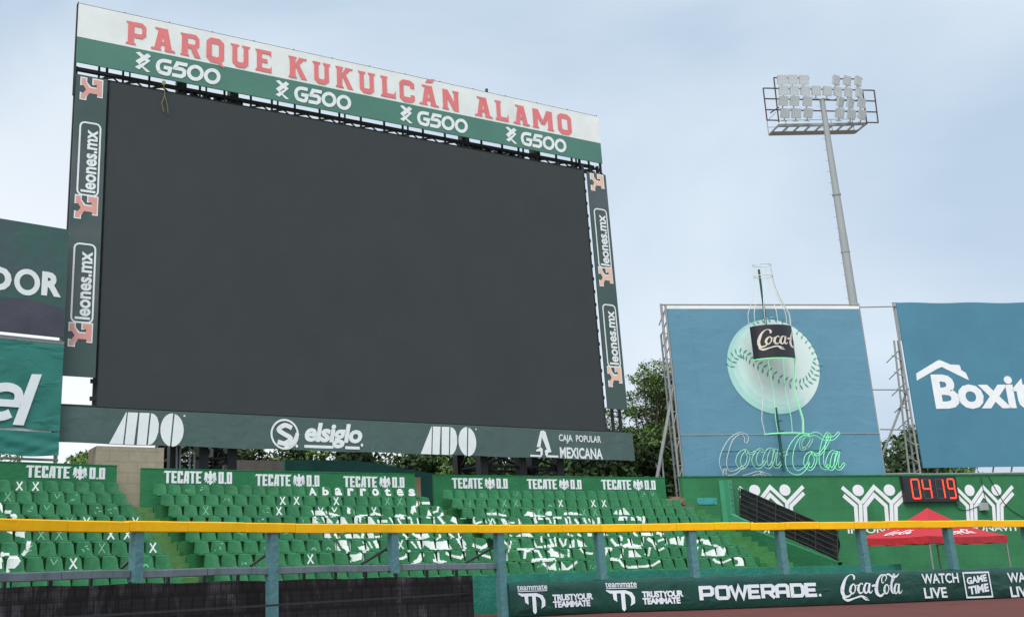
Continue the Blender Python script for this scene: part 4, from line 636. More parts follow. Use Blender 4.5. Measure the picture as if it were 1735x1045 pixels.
# ------------------------------------------------------------------ back walls with painted wordmarks
TEC = tecate()
WALLS = {}
def backwall(b, u0, u1, ztop, label):
    P, h, p, s, sg = BLK[b]; e, k = ev(h); sf = Plane(P + k * .44, h); WALLS[b] = sf
    root = thing('parapet_wall', sf.pt(0, 0), label, 'wall', 'green parapet walls behind the seats')
    mb = MB(); mb.box(sf, u0, u1, floor_z(8) - 2.5, ztop, -.14, 0); mb.build('wall_panel', M['wallg'], root)
    mb = MB(); mb.box(sf, u0 - .01, u1 + .01, ztop, ztop + .03, -.15, .012); mb.build('coping', M['wallg'], root)
    return sf, root
def tec_at(sf, root, xl, xr, yt, yb):
    xm = (xl + xr) / 2; u0 = sf.uv(xl, (yt + yb) / 2)[0]; u1 = sf.uv(xr, (yt + yb) / 2)[0]; v1 = sf.uv(xm, yt)[1]; v0 = sf.uv(xm, yb)[1]
    # letters sit on their own height, the bird hangs a little below
    decal('lettering', fit([q for q in TEC], u0, u1, v0 - .06, v1 + .05), sf, M['white'], root, .006, .0005)
e = BLK['A'][2]
sfA, wA = backwall('A', -6.5, .28, 4.53, 'green wall with one white beer wordmark left of the concrete pillar')
tec_at(sfA, wA, 43, 178, 791, 809)
sfB, wB = backwall('B', -.62, 0, 4.53, 'x') if False else (None, None)
def wall_between(b, xl, xr, yt_l, label):
    P, h, p, s, sg = BLK[b]; e, k = ev(h); sf = Plane(P + k * .44, h)
    ul, zl = sf.uv(*xl); ur, zr = sf.uv(*xr); return backwall(b, ul, ur, (zl + zr) / 2, label)
sfB, wB = wall_between('B', (240.3, 792.2), (702.4, 804.6), 0, 'long green wall with three white wordmarks between the pillar and the gap')
for xl, xr, yt, yb in ((277, 393, 799, 818), (432, 541, 804.5, 822.5), (581, 685, 808, 824.5)): tec_at(sfB, wB, xl, xr, yt, yb)
sfC, wC = wall_between('C', (734.6, 805.4), (1126, 808.7), 0, 'green wall with three white wordmarks right of the gap')
for xl, xr, yt, yb in ((765, 860, 810.5, 826.5), (892, 985, 812.5, 827.5), (1018, 1110.5, 813.5, 828.5)): tec_at(sfC, wC, xl, xr, yt, yb)

# ------------------------------------------------------------------ concrete pillar
sp = Plane(BLK['B'][0] + ev(HB)[1] * .62, HB)
ul, ur = sp.uv(162, 800)[0], sp.uv(277, 800)[0]
mb = MB(); mb.box(sp, ul, ur, 2.0, sp.uv(220, 756.5)[1], -1.3, 0); tag(mb.build('concrete_pillar', M['conc']), 'bare beige concrete block pillar rising behind the aisle steps', 'pillar')

# ------------------------------------------------------------------ video scoreboard
SB = Plane(BLK['B'][0] + ev(HB)[1] * .78, 64.3)
board = thing('video_scoreboard', SB.pt(2, 0), 'huge dark video scoreboard under a white and green title board', 'scoreboard')
def quad(x0, y0, x1, y1, sf=SB): u0, v0 = sf.uv(x0, y0); u1, v1 = sf.uv(x1, y1); return u0, u1, v0, v1
ua, va = SB.uv(188, 138); ub, vb = SB.uv(165, 688); uc, vc = SB.uv(989, 288); ud, vd = SB.uv(1027, 730)
S0, S1, SV0, SV1 = (ua + ub) / 2, (uc + ud) / 2, (vb + vd) / 2, (va + vc) / 2
mb = MB(); mb.box(SB, S0, S1, SV0, SV1, -.35, -.06); scr = mb.build('screen', M['screen'], board)
t0 = (SB.uv(131.7, 5)[0] + SB.uv(131, 105)[0]) / 2; t1 = (SB.uv(1015.3, 199)[0] + SB.uv(1019, 277)[0]) / 2
TV1 = (SB.uv(131.7, 5)[1] + SB.uv(1015.3, 199)[1]) / 2; TV0 = (SB.uv(131, 105)[1] + SB.uv(1019, 277)[1]) / 2
TVM = (SB.uv(131, 62)[1] + SB.uv(1018, 243)[1]) / 2
mb = MB(); mb.box(SB, t0, t1, TVM, TV1, -.05, .0); tw = mb.build('title_board', M['title_white'], board)
mb = MB(); mb.box(SB, t0, t1, TV0, TVM - .004, -.05, .0); tg = mb.build('sponsor_strip', M['title_green'], board)
base = (SB.uv(216, 74.5)[1] + SB.uv(960, 227.5)[1]) / 2; cap = (SB.uv(216, 36)[1] + SB.uv(960, 196)[1]) / 2
ml = lambda x: 74.5 + (x - 216) * (227.5 - 74.5) / (960 - 216) - 18
LT = [('P', 213, 249), ('A', 255, 296), ('R', 305, 340), ('Q', 348, 381), ('U', 390, 424), ('E', 432, 461), ('K', 488, 520), ('U', 529, 560), ('K', 568, 598), ('U', 606, 636), ('L', 644, 670.5), ('C', 675, 703), ('A', 709, 742), ('N', 748, 778), ('A', 803, 833), ('L', 838, 861), ('A', 868, 896), ('M', 901, 937), ('O', 943, 969)]
polys = []
for i, (ch, x0, x1) in enumerate(LT):
    u0 = SB.uv(x0, ml(x0))[0]; u1 = SB.uv(x1, ml(x1))[0]
    polys += [[(u0 + x * (u1 - u0), base + y * (cap - base)) for x, y in q] for q in slab(ch)]
    if i == 12: um = (u0 + u1) / 2; polys.append([(um - .12, cap + .1), (um + .22, cap + .16), (um + .34, cap + .36), (um - .05, cap + .26)])
decal('lettering', polys, SB, M['title_red'], tw, .012, .0008)
for k, (s0, s1, x0, x1) in enumerate(((229, 256, 264, 373.5), (466.5, 490, 498, 594.5), (677, 698.5, 706, 792), (856, 875.5, 881.5, 959))):
    f = lambda x: (x - 318) / (920 - 318)
    yt = lambda x: 112.5 + f(x) * (234 - 112.5) - 12.5 + 3 * f(x); 
    gu0, gu1 = SB.uv(x0, yt(x0) + 13)[0], SB.uv(x1, yt(x1) + 13)[0]
    gv = (SB.uv(318, 134)[1] + SB.uv(920, 255.5)[1]) / 2; gt = (SB.uv(318, 107.5)[1] + SB.uv(920, 230)[1]) / 2
    decal('lettering', fit([[(x + y * .12, y) for x, y in q] for q in g500()], gu0, gu1, gv, gt), SB, M['white'], tg)
    mu0, mu1 = SB.uv(s0, yt(s0) + 12)[0], SB.uv(s1, yt(s1) + 12)[0]
    decal('emblem', fit(g500_mark(), mu0, mu1, gv + .0, gt + .07), SB, M['white'], tg)
# pitcher-letter monogram, drawn lying on its side as on the banners
def monogram(u0, u1, v0, v1, grow=0.0):
    g = grow
    q = [[(.0 - g, 0 - g), (.22 + g, 0 - g), (.22 + g, .10), (.40, .30), (.78, .30), (.78, .22 - g), (1.0 + g, .22 - g), (1.0 + g, .98 + g), (.58 - g, .98 + g), (.58 - g, .76 - g), (.74, .74), (.74, .56 + g), (.40 + g, .56 + g), (.22 + g, .80), (.22 + g, .96 + g), (0 - g, .96 + g), (0 - g, .66 - g), (.10, .62), (.24, .44), (.10, .26), (0 - g, .24 + g)]]
    return [[(u0 + x * (u1 - u0), v0 + y * (v1 - v0)) for x, y in p] for p in q]
def rot_text(s, u0, u1, v0, v1, bold, spacing=1.0):            # reads upwards
    p = fit(text(s, bold, spacing), 0, 1, 0, 1); return [[(u1 - y * (u1 - u0), v0 + x * (v1 - v0)) for x, y in q] for q in p]
def side_banner(x, topy, boty, pts, marks, label, pm):
    (xl0, yl0), (xr0, yr0), (xr1, yr1), (xl1, yl1) = pts
    u0 = (SB.uv(xl0, yl0)[0] + SB.uv(xl1, yl1)[0]) / 2; u1 = (SB.uv(xr0, yr0)[0] + SB.uv(xr1, yr1)[0]) / 2
    v1 = (SB.uv(xl0, yl0)[1] + SB.uv(xr0, yr0)[1]) / 2; v0 = (SB.uv(xl1, yl1)[1] + SB.uv(xr1, yr1)[1]) / 2
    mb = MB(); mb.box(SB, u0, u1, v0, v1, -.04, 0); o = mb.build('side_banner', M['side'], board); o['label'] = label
    wd = u1 - u0; cx = (u0 + u1) / 2
    for kind, ya, yb, xm in marks:
        va_, vb_ = SB.uv(xm, ya)[1], SB.uv(xm, yb)[1]
        if kind == 'Y':
            decal('emblem', monogram(cx - wd * .33, cx + wd * .33, vb_, va_, .055), SB, M['white'], o, .009, 0)
            decal('emblem', monogram(cx - wd * .33, cx + wd * .33, vb_, va_), SB, pm, o, .013, 0)
        else:
            decal('lettering', ribbon(rrect(cx - wd * .30, cx + wd * .34, vb_, va_, .16), .06, True) , SB, M['white'], o, .010, 0)
            decal('lettering', rot_text('leones.mx', cx - wd * .20, cx + wd * .27, vb_ + .10, va_ - .25, .03), SB, M['white'], o, .014, 0)
    return u0, u1, v0, v1
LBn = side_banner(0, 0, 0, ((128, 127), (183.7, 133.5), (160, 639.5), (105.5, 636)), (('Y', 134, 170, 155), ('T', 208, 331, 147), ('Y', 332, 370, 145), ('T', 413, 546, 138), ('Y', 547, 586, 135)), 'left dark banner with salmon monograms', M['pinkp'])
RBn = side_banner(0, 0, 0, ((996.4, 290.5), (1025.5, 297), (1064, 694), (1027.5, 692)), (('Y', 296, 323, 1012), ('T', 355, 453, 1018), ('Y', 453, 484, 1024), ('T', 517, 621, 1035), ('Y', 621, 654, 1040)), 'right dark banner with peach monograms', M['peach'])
b0 = SB.uv(95, 715)[0] - .6; b1 = SB.uv(1070, 758)[0]; BV1 = (SB.uv(100, 688)[1] + SB.uv(1068, 734)[1]) / 2; BV0 = (SB.uv(101, 750)[1] + SB.uv(1072, 781)[1]) / 2
mb = MB()
def wav(i, j):                                     # stretched vinyl, sagging a little between its ties
    u = b0 + (b1 - b0) * i; return SB.pt(u, BV0 + (BV1 - BV0) * j + (1 - j) * .015 * math.sin(u * 1.7), .13 + .008 * math.sin(u * 2.3) * (1 - j))
mb.grid(wav, 120, 6); mb.box(SB, b0 + .02, b1 - .02, BV0 + .05, BV1 - .01, .0, .1); low = mb.build('lower_banner', M['low'], board)
LWp = .145
Z5 = lambda pts: [SB.uv(80 + x / 3.098, 640 + y / 3.098, LWp) for x, y in pts]; Z6 = lambda pts: [SB.uv(600 + x / 3.098, 640 + y / 3.098, LWp) for x, y in pts]
ado = [Z5([(325, 345), (398, 348), (418, 180), (414, 180)]), Z5([(406, 348), (455, 350), (477, 182), (424, 180)]), Z5([(470, 350), (520, 352), (537, 184), (485, 182)])]
ado.append(Z5([(528, 353), (545, 185), (562, 190), (578, 208), (586, 240), (583, 285), (570, 322), (552, 345)]))
el_ = [(655 + 61 * math.cos(R(a)), 273 - 87 * math.sin(R(a))) for a in range(0, 360, 6)]; lx = lambda y: 656.5 + (273 - y) * .1
Lh = [p for p in el_ if p[0] < lx(p[1]) - 2]; Rh = [p for p in el_[30:] + el_[:30] if p[0] > lx(p[1]) + 2]
ado.append(Z5([(lx(188) - 4, 189)] + Lh + [(lx(358) - 4, 358)])); ado.append(Z5([(lx(358) + 4, 357)] + Rh + [(lx(188) + 4, 188)]))
ado.append(Z5(circ(720, 199, 5, 5, 10)))
decal('emblem', ado, SB, M['white'], low, LWp)
ou = Z5([(325, 345)])[0][0]; n2 = Z6([(350, 405)])[0][0]; sx = (Z6([(640, 340)])[0][0] - n2) / (Z5([(715, 273)])[0][0] - ou)
decal('emblem', [[(n2 + (x - ou) * sx, y) for x, y in q] for q in ado], SB, M['white'], low, LWp)
cu, cv = Z5([(1247, 295)])[0]; rr = (Z5([(1322, 297)])[0][0] - Z5([(1171, 293)])[0][0]) / 2
em = ribbon(circ(cu, cv, rr * .92, rr * .92, 30), rr * .13, True)
em += ribbon(smooth([(cu + .50 * rr, cv + .42 * rr), (cu + .0 * rr, cv + .58 * rr), (cu - .42 * rr, cv + .28 * rr), (cu - .05 * rr, cv + .02 * rr), (cu + .40 * rr, cv - .24 * rr), (cu + .02 * rr, cv - .58 * rr), (cu - .50 * rr, cv - .50 * rr)], 4), [rr * .3] * 25)
em += ribbon(smooth([(cu + .9 * rr, cv + .1 * rr), (cu + .62 * rr, cv - .45 * rr), (cu, cv - .86 * rr)], 4), rr * .26)
decal('emblem', em, SB, M['white'], low, LWp)
a, b_ = Z5([(1352, 322)])[0], Z5([(1655, 340)])[0]
decal('lettering', fit(text('elsiglo', .04, .95, .18), a[0], b_[0], Z5([(1500, 368)])[0][1], Z5([(1500, 238)])[0][1]), SB, M['white'], low, LWp, 0)
l1 = Z5([(1350, 358), (1502, 362)]); l2 = Z5([(1564, 369), (1640, 371)])
decal('lettering', ribbon([(l1[0][0], l1[0][1]), (l1[1][0], l1[0][1])], .10) + ribbon([(l2[0][0], l1[0][1]), (l2[1][0], l1[0][1])], .10) + [circ(Z5([(1652, 352)])[0][0], Z5([(1652, 352)])[0][1], .05, .06, 10)] + [circ(Z5([(1310, 357)])[0][0], Z5([(1310, 357)])[0][1], .05, .06, 10)], SB, M['white'], low, LWp, .0005)
tr = [Z6([(925, 402), (985, 405), (985, 414), (925, 412)]), Z6([(1010, 405), (1072, 407), (1072, 417), (1008, 415)]), Z6([(978, 278), (992, 275), (985, 312), (978, 362), (958, 362)]), Z6([(992, 275), (1004, 282), (1036, 388), (1016, 388), (986, 312)]), Z6([(955, 378), (978, 362), (990, 372), (990, 405), (978, 405), (978, 385), (955, 385)]), Z6([(1000, 380), (1018, 372), (1036, 388), (1018, 392), (1016, 408), (1004, 408)])]
decal('emblem', tr, SB, M['white'], low, LWp)
def onlow(s, xa, xb, yt, yb, zf, **k):
    p = zf([(xa, (yt + yb) / 2), (xb, (yt + yb) / 2), ((xa + xb) / 2, yt), ((xa + xb) / 2, yb)]); return decal('lettering', fit(text(s, **k), p[0][0], p[1][0], p[3][1], p[2][1]), SB, M['white'], low, LWp, 0)
onlow('CAJA  POPULAR', 1075, 1296, 300, 346, Z6, bold=.02); onlow('MEXICANA', 1081, 1304, 366, 424, Z6, bold=.03)
# steelwork behind: chords, struts and lattice seen in the gap under the title, slim posts beside the screen
mb = MB()
g0, g1 = SV1 + .02, TV0 + .35
for vv in (TV0 - .02, TV0 - .30): mb.box(SB, t0 + .12, t1 - .1, vv - .06, vv + .06, -.55, -.42)
for vv in (TV0 + .1, TV0 - .16): mb.box(SB, t0 + .9, t1 - .1, vv - .05, vv + .05, -1.3, -1.2)
u = t0 + .9; i = 0
while u < t1:
    mb.box(SB, u - .035, u + .035, SV1 - .3, TV0 + .3, -.5, -.43)
    if i % 3 == 1: mb.box(SB, u + .22, u + .27, SV1 - .3, TV0 + .3, -.5, -.43)
    mb.tube(SB.pt(u, TV0 + .1, -1.25), SB.pt(u + .75, TV0 - .02, -.5), .035); mb.tube(SB.pt(u, TV0 - .3, -.48), SB.pt(u + .4, TV0 - .02, -.48), .03)
    mb.tube(SB.pt(u + .4, TV0 - .02, -.48), SB.pt(u + .8, TV0 - .3, -.48), .03)
    u += .86 + .1 * ((i * 7) % 3); i += 1
for uu in (t0, t1): mb.box(SB, uu - .04, uu + .04, TV0 - 1.2, TV1 + .06, -.2, -.12)
mb.tube(SB.pt(t0, TV1 + .06, -.1), SB.pt(t1, TV1 + .06, -.1), .018)
for k in range(15): q = t0 + (t1 - t0) * k / 14; mb.tube(SB.pt(q, TV1, -.1), SB.pt(q, TV1 + .11, -.1), .02)
for uu, un in ((S0 - .06, LBn[1]), (S1 + .12, RBn[0])):
    mb.box(SB, uu - .05, uu + .03, SV0 - .3, SV1 + .9, -.4, -.3)
    mb.box(SB, uu + (.01 if uu < 0 else -.10), uu + (.05 if uu < 0 else .0), SV0, SV1, -.34, -.25)
    for k in range(20): vv = SV0 + (SV1 - SV0) * (k + .5) / 20; mb.box(SB, min(uu, un) - .1, max(uu, un) + .1, vv - .07, vv + .07, -.3, -.24)
mb.box(SB, S1 + .01, RBn[0] - .05, SV0, SV1 + .3, -.2, -.12)
for uu in (LBn[0] + .05, RBn[1] - .12, (RBn[0] + RBn[1]) / 2): mb.box(SB, uu - .05, uu + .05, SV0 - 1.0, TV0, -.42, -.32)
mb.box(SB, LBn[0], LBn[1] + .3, LBn[3] + .28, LBn[3] + .36, -.3, -.22)
mb.box(SB, b0 + .5, b1 - .4, BV1 - .02, SV0 + .05, -.3, -.1)
for xa, xb in ((318, 420), (800, 905)):             # the heads of the two towers behind the gap
    ua_, ub_ = SB.uv(xa, 160 + (xa - 318) * .19)[0], SB.uv(xb, 160 + (xb - 318) * .19)[0]; nn = 6
    for k in range(nn):
        q = ua_ + (ub_ - ua_) * k / (nn - 1); q1 = ua_ + (ub_ - ua_) * (k + 1) / (nn - 1)
        mb.box(SB, q - .09, q + .09, SV1 - .4, TV0 + .2, -.95, -.75)
        if k < nn - 1: mb.tube(SB.pt(q, SV1 - .1, -.7), SB.pt(q1, TV0 + .1, -.7), .06); mb.tube(SB.pt(q1, SV1 - .1, -.72), SB.pt(q, TV0 + .1, -.72), .06)
q_ = SB.uv(827, 157)[0]; mb.tube(SB.pt(q_, TV1, -.1), SB.pt(q_, TV1 + .22, -.1), .06)
mb.build('steel_frame', M['black'], board)
def tower(xl, xr):
    mb = MB(); ul, ur = SB.uv(xl, 775, -1.2)[0], SB.uv(xr, 775, -1.2)[0]; zt = SV1 + 1.2
    cols = [(ul, -.8), (ur, -.8), (ul + .1, -2.6), (ur + .1, -2.6), ((ul + ur) / 2, -.8)]
    for cu_, cw in cols: mb.box(SB, cu_ - .17, cu_ + .17, 0, zt if cu_ != cols[4][0] else BV0 + .4, cw - .17, cw + .17)
    z = 0; s_ = 1
    while z < zt - 1:
        for (a, aw), (c, cw) in ((cols[0], cols[1]), (cols[2], cols[3]), (cols[0], cols[2]), (cols[1], cols[3])):
            mb.tube(SB.pt(a, z, aw), SB.pt(c, z + 1.25, cw), .055); mb.tube(SB.pt(c, z, cw), SB.pt(a, z + 1.25, aw), .055); mb.tube(SB.pt(a, z, aw), SB.pt(c, z, cw), .05)
        z += 1.25
    mb.build('support_tower', M['black'], board)
tower(288, 384); tower(806, 934)
mb = MB()
for x in (300, 306, 322, 330): q = SB.uv(x, 775, -.4)[0]; mb.tube(SB.pt(q, 1, -.45), SB.pt(q, BV0 + .3, -.45), .035)
mb.build('conduit', M['steel'], board)
q = SB.uv(277, 150, .02); mb = MB()
mb.path([SB.pt(q[0] - .02, q[1] + .3, .05), SB.pt(q[0], q[1] + .1, .06), SB.pt(q[0] + .05, q[1] - .25, .05), SB.pt(q[0] - .06, q[1] - .62, .05), SB.pt(q[0] + .03, q[1] - .92, .05)], .013); mb.path([SB.pt(q[0] + .03, q[1] - .2, .05), SB.pt(q[0] + .16, q[1] - .7, .05), SB.pt(q[0] + .18, q[1] - .95, .05)], .012)
mb.cube(SB.pt(q[0], q[1] + .12, .05) - Vector((.06, .03, .0)), SB.pt(q[0], q[1] + .2, .05) + Vector((.06, .03, .06)))
tag(mb.build('rope', M['rope']), 'frayed yellow rope hanging over the top left of the dark screen', 'rope')

# ------------------------------------------------------------------ left billboards
LS = Plane(rowline('A', 8, 0, .8), 57.0)
lb = thing('dark_billboard', LS.pt(-3, 0), 'dark teal billboard with big white letters DOR at the left edge', 'billboard', 'billboards left of the scoreboard')
u1 = (LS.uv(119.5, 390)[0] + LS.uv(106, 573)[0]) / 2; v1 = (LS.uv(0, 369.5)[1] + LS.uv(119.5, 390)[1]) / 2; v0 = (LS.uv(0, 560)[1] + LS.uv(106, 573)[1]) / 2
mb = MB(); mb.box(LS, u1 - 9, u1, v0, v1, -.05, 0); o = mb.build('vinyl_sheet', M['dor'], lb)
mb = MB()
for uu in (u1 - .05, u1 - 3, u1 - 6): mb.tube(LS.pt(uu, 0, -.15), LS.pt(uu, v1, -.15), .05)
for vv in (v0 - .12, v0 - .3, v1 - .1): mb.tube(LS.pt(u1 - 9, vv, -.12), LS.pt(u1 + .05, vv, -.12), .045)
mb.build('frame', M['steel'], lb)
dk = LS.uv(60, 513)[1]; decal('print_band', [[(u1 - 9, v0 + .02), (u1 - .02, v0 + .02), (u1 - .02, dk - .1), (u1 - 1.2, dk + .12), (u1 - 2.6, dk - .02), (u1 - 9, dk + .2)]], LS, M['purple'], o, .006, 0)
ou0, ou1 = LS.uv(24, 477)[0], LS.uv(67.5, 480)[0]; ov0, ov1 = LS.uv(45, 500.5)[1], LS.uv(45, 455.5)[1]
decal('lettering', ribbon(circ((ou0 + ou1) / 2, (ov0 + ov1) / 2, (ou1 - ou0) / 2 * .80, (ov1 - ov0) / 2 * .80, 30), (ou1 - ou0) * .21, True), LS, M['white'], o, .012, 0)
words('lettering', 'R', LS, M['white'], o, LS.uv(70.5, 480)[0], LS.uv(104, 484)[0], LS.uv(87, 502)[1], LS.uv(87, 461.5)[1], bold=.05)
dw = LS.uv(19.5, 475)[0]; words('lettering', 'D', LS, M['white'], o, dw - (ou1 - ou0) * .9, dw, LS.uv(10, 493.5)[1], LS.uv(10, 453)[1], bold=.05)
lb2 = thing('teal_billboard', LS.pt(-3.2, 0), 'creased teal billboard with white slanted letters el, below the dark billboard', 'billboard', 'billboards left of the scoreboard')
ue = (LS.uv(108, 585)[0] + LS.uv(98.5, 774)[0]) / 2; e1v = (LS.uv(0, 574)[1] + LS.uv(108, 585)[1]) / 2; e0v = (LS.uv(0, 768.5)[1] + LS.uv(99, 774)[1]) / 2; em_ = (LS.uv(0, 727)[1] + LS.uv(95, 731)[1]) / 2
mb = MB()
def cloth(v0_, v1_, ph): return lambda i, j: LS.pt(ue - 9 + 9 * i, v0_ + (v1_ - v0_) * j + (1 - j) * .03 * math.sin(i * 31 + ph), .03 + .02 * math.sin(i * 23 + j * 9 + ph) * math.sin(j * 3.14) + .012 * math.sin(i * 70 - j * 14) * (1 - j))
mb.grid(cloth(em_ + .05, e1v, 0), 90, 14); mb.grid(cloth(e0v, em_ - .02, 2), 90, 10); o2 = mb.build('vinyl_sheet', M['el'], lb2, smooth=True)
mb = MB(); mb.box(LS, ue - 9, ue - .25, em_ - .1, em_ + .12, -.05, -.02); mb.build('fold', M['title_white'], lb2)
mb = MB()
for uu in (ue - .02, ue - 3, ue - 6): mb.tube(LS.pt(uu, 0, -.12), LS.pt(uu, e1v + .1, -.12), .045)
for vv in (e0v - .1, e0v - .25, e1v + .06): mb.tube(LS.pt(ue - 9, vv, -.1), LS.pt(ue + .03, vv, -.1), .04)
mb.build('frame', M['steel'], lb2)
lz = lambda pts: [LS.uv(x / 2.322, 350 + y / 2.322) for x, y in pts]
decal('lettering', [lz([(122, 660), (162, 661), (90, 861), (47, 858)])], LS, M['white'], o2, .075, 0)
ev0 = lz([(66, 760)])[0][0]; ex0, ey0, ey1 = ev0 - 1.15, lz([(30, 843)])[0][1], lz([(30, 693)])[0][1]; ew, eh = 1.15, ey1 - ey0; ec = [(.90, .46), (.93, .62), (.84, .80), (.62, .88), (.36, .84), (.14, .66), (.08, .42), (.18, .20), (.40, .10), (.64, .12), (.80, .20)]
decal('lettering', ribbon([(ex0 + x * ew + y * .2, ey0 + y * eh) for x, y in smooth(ec, 3)], .27) + ribbon([(ex0 + x * ew + y * .2, ey0 + y * eh) for x, y in ((.1, .46), (.99, .46))], .22), LS, M['white'], o2, .075, .0008)

# ------------------------------------------------------------------ walls behind the stand
q = Plane(aty(430, 790, 47), 66)
mb = MB(); u0, u1 = q.uv(340, 800)[0], q.uv(485, 800)[0]; mb.box(q, u0, u1, 0, q.uv(430, 779.5)[1], -.15, 0); tag(mb.build('board_fence', M['grey_wall']), 'grey weathered board fence behind the parapet under the scoreboard', 'fence')
mb = MB(); q2 = Plane(aty(600, 790, 46), 66); prof = [(483, 779), (540, 778.5), (600, 780), (650, 786), (700, 796), (740, 802.5), (790, 806)]
tops = [q2.uv(*p) for p in prof]; poly = tops + [(tops[-1][0], 0), (tops[0][0], 0)]
mb.face([q2.pt(x, y, 0) for x, y in poly]); mb.face([q2.pt(x, y, -.3) for x, y in reversed(poly)])
for i in range(len(poly)): a, c = poly[i], poly[(i + 1) % len(poly)]; mb.face([q2.pt(a[0], a[1], 0), q2.pt(a[0], a[1], -.3), q2.pt(c[0], c[1], -.3), q2.pt(c[0], c[1], 0)])
tag(mb.build('sheet_wall', M['tealdark']), 'dark teal sheet wall with a curved top behind the long parapet', 'wall')
qd = Plane(BLK['C'][0] + ev(HC)[1] * .9, HC); u0, u1 = qd.uv(703, 830)[0], qd.uv(712, 830)[0]
mb = MB(); mb.box(qd, u0, u1 + .03, 2, qd.uv(708, 808)[1], -.3, 0); tag(mb.build('gate_jamb', mat('bare timber', C(168, 144, 116), .85, .15, 2, stretch=(6, 6, .6))), 'narrow bare timber jamb at the right end of the long parapet', 'jamb')

# ------------------------------------------------------------------ green wall on the right with the family symbols
_a = aty(1157, 830, 41.6); GW = Plane(_a, 81.0)
gw = thing('block_wall', GW.pt(5, 0), 'tall green blockwork wall painted with white family symbols on the right', 'wall')
ztop = (GW.uv(1157, 808)[1] + GW.uv(1700, 804.5)[1]) / 2
mb = MB(); mb.box(GW, 0, 26, 0, ztop, -.25, 0); gwo = mb.build('wall_face', M['wallr'], gw)
mb = MB(); mb.box(GW, -.02, 26, ztop, ztop + .05, -.28, .03); mb.build('coping', M['wallg'], gw)
def symbol(zx, zy, k, ox, sc=1.0):
    f = lambda pts: [GW.uv(zx + (ox + (x - 105) * sc) / k, zy + y / k) for x, y in pts]
    P = []
    W1 = abs(f([(130, 300)])[0][0] - f([(105, 300)])[0][0])
    for pts in ([(104, 178), (228, 283), (234, 450)], [(114, 232), (196, 302), (206, 450)], [(237, 280), (318, 176), (434, 280)], [(265, 450), (258, 305), (318, 228), (398, 302), (410, 450)], [(438, 450), (434, 285), (546, 172)], [(468, 450), (464, 302), (552, 216)]):
        P += ribbon(f(pts), W1 * 1.0)
    for hx, hy in ((213, 198), (421, 196)):
        c = f([(hx, hy), (hx + 38, hy), (hx, hy - 38)]); P.append(circ(c[0][0], c[0][1], abs(c[1][0] - c[0][0]), abs(c[2][1] - c[0][1]), 24))
    return P
for x0, sc in ((1426.5, 1.0), (1619, .86)):
    decal('emblem', symbol(1400, 780, 3.943, (x0 - 1400) * 3.943, sc), GW, M['white'], gwo, .008, .0006)
decal('emblem', symbol(1400, 780, 3.943, (1252 - 1400) * 3.943, .97), GW, M['white'], gwo, .008, .0006)
for x0, x1, yc in ((1250, 1362, 897.5), (1436, 1545, 897), (1624, 1726, 894)):
    a = GW.uv(x0, yc); c = GW.uv(x1, yc); words('lettering', 'INFONAVIT', GW, M['white'], gwo, a[0], c[0], GW.uv((x0 + x1) / 2, yc + 5.5)[1], GW.uv((x0 + x1) / 2, yc - 5.5)[1], bold=.02, w=.006)
# electrical box and cables on that wall
ju, jv = GW.uv(1664, 858); jb = thing('junction_box', GW.pt(ju, jv - .15, .05), 'small grey electrical box on the green wall right of the clock', 'electrical box')
mb = MB(); mb.box(GW, ju - .17, ju + .17, jv - .16, jv + .16, .01, .16); mb.build('case', M['lamp'], jb)
mb = MB(); mb.box(GW, ju - .15, ju + .15, jv - .14, jv + .14, .163, .175); mb.build('cover', M['pole'], jb)
mb = MB(); gp = lambda x, y, w=.03: GW.pt(*GW.uv(x, y), w)
mb.path(smooth([tuple(gp(*p)) for p in ((1618, 850), (1624, 862), (1640, 863), (1656, 857))], 4), .012)
mb.path(smooth([tuple(gp(*p)) for p in ((1661, 808), (1667, 838), (1671, 850))], 4), .012); mb.path(smooth([tuple(gp(*p)) for p in ((1674, 806), (1690, 835), (1708, 860), (1735, 877))], 4), .012)
tag(mb.build('wall_cable', M['cable']), 'thin black cables looping across the green wall beside the electrical box', 'cable')

# ------------------------------------------------------------------ digital clock
ck = thing('digital_clock', GW.pt(*GW.uv(1581, 850), .1), 'black digital clock showing 04:19 in red, at the top of the green wall', 'clock')
kz = lambda x, y, w=.22: GW.uv(1400 + x / 3.943, 780 + y / 3.943, w)
c0, c1 = (kz(510, 103)[0] + kz(535, 278)[0]) / 2, (kz(865, 100)[0] + kz(893, 268)[0]) / 2; d0, d1 = (kz(535, 278)[1] + kz(893, 268)[1]) / 2, (kz(510, 103)[1] + kz(865, 100)[1]) / 2
mb = MB(); mb.box(GW, c0, c1, d0, d1, .03, .2); mb.build('case', M['black'], ck)
mb = MB(); mb.box(GW, c0 + .07, c1 - .07, d0 + .07, d1 - .07, .2, .206); mb.build('face', M['label'], ck)
SEG = {'0': 'abcdef', '4': 'fgbc', '1': 'bc', '9': 'abcdfg'}
hh = d1 - d0; wd = c1 - c0; dh = hh * .74; dwid = wd * .14
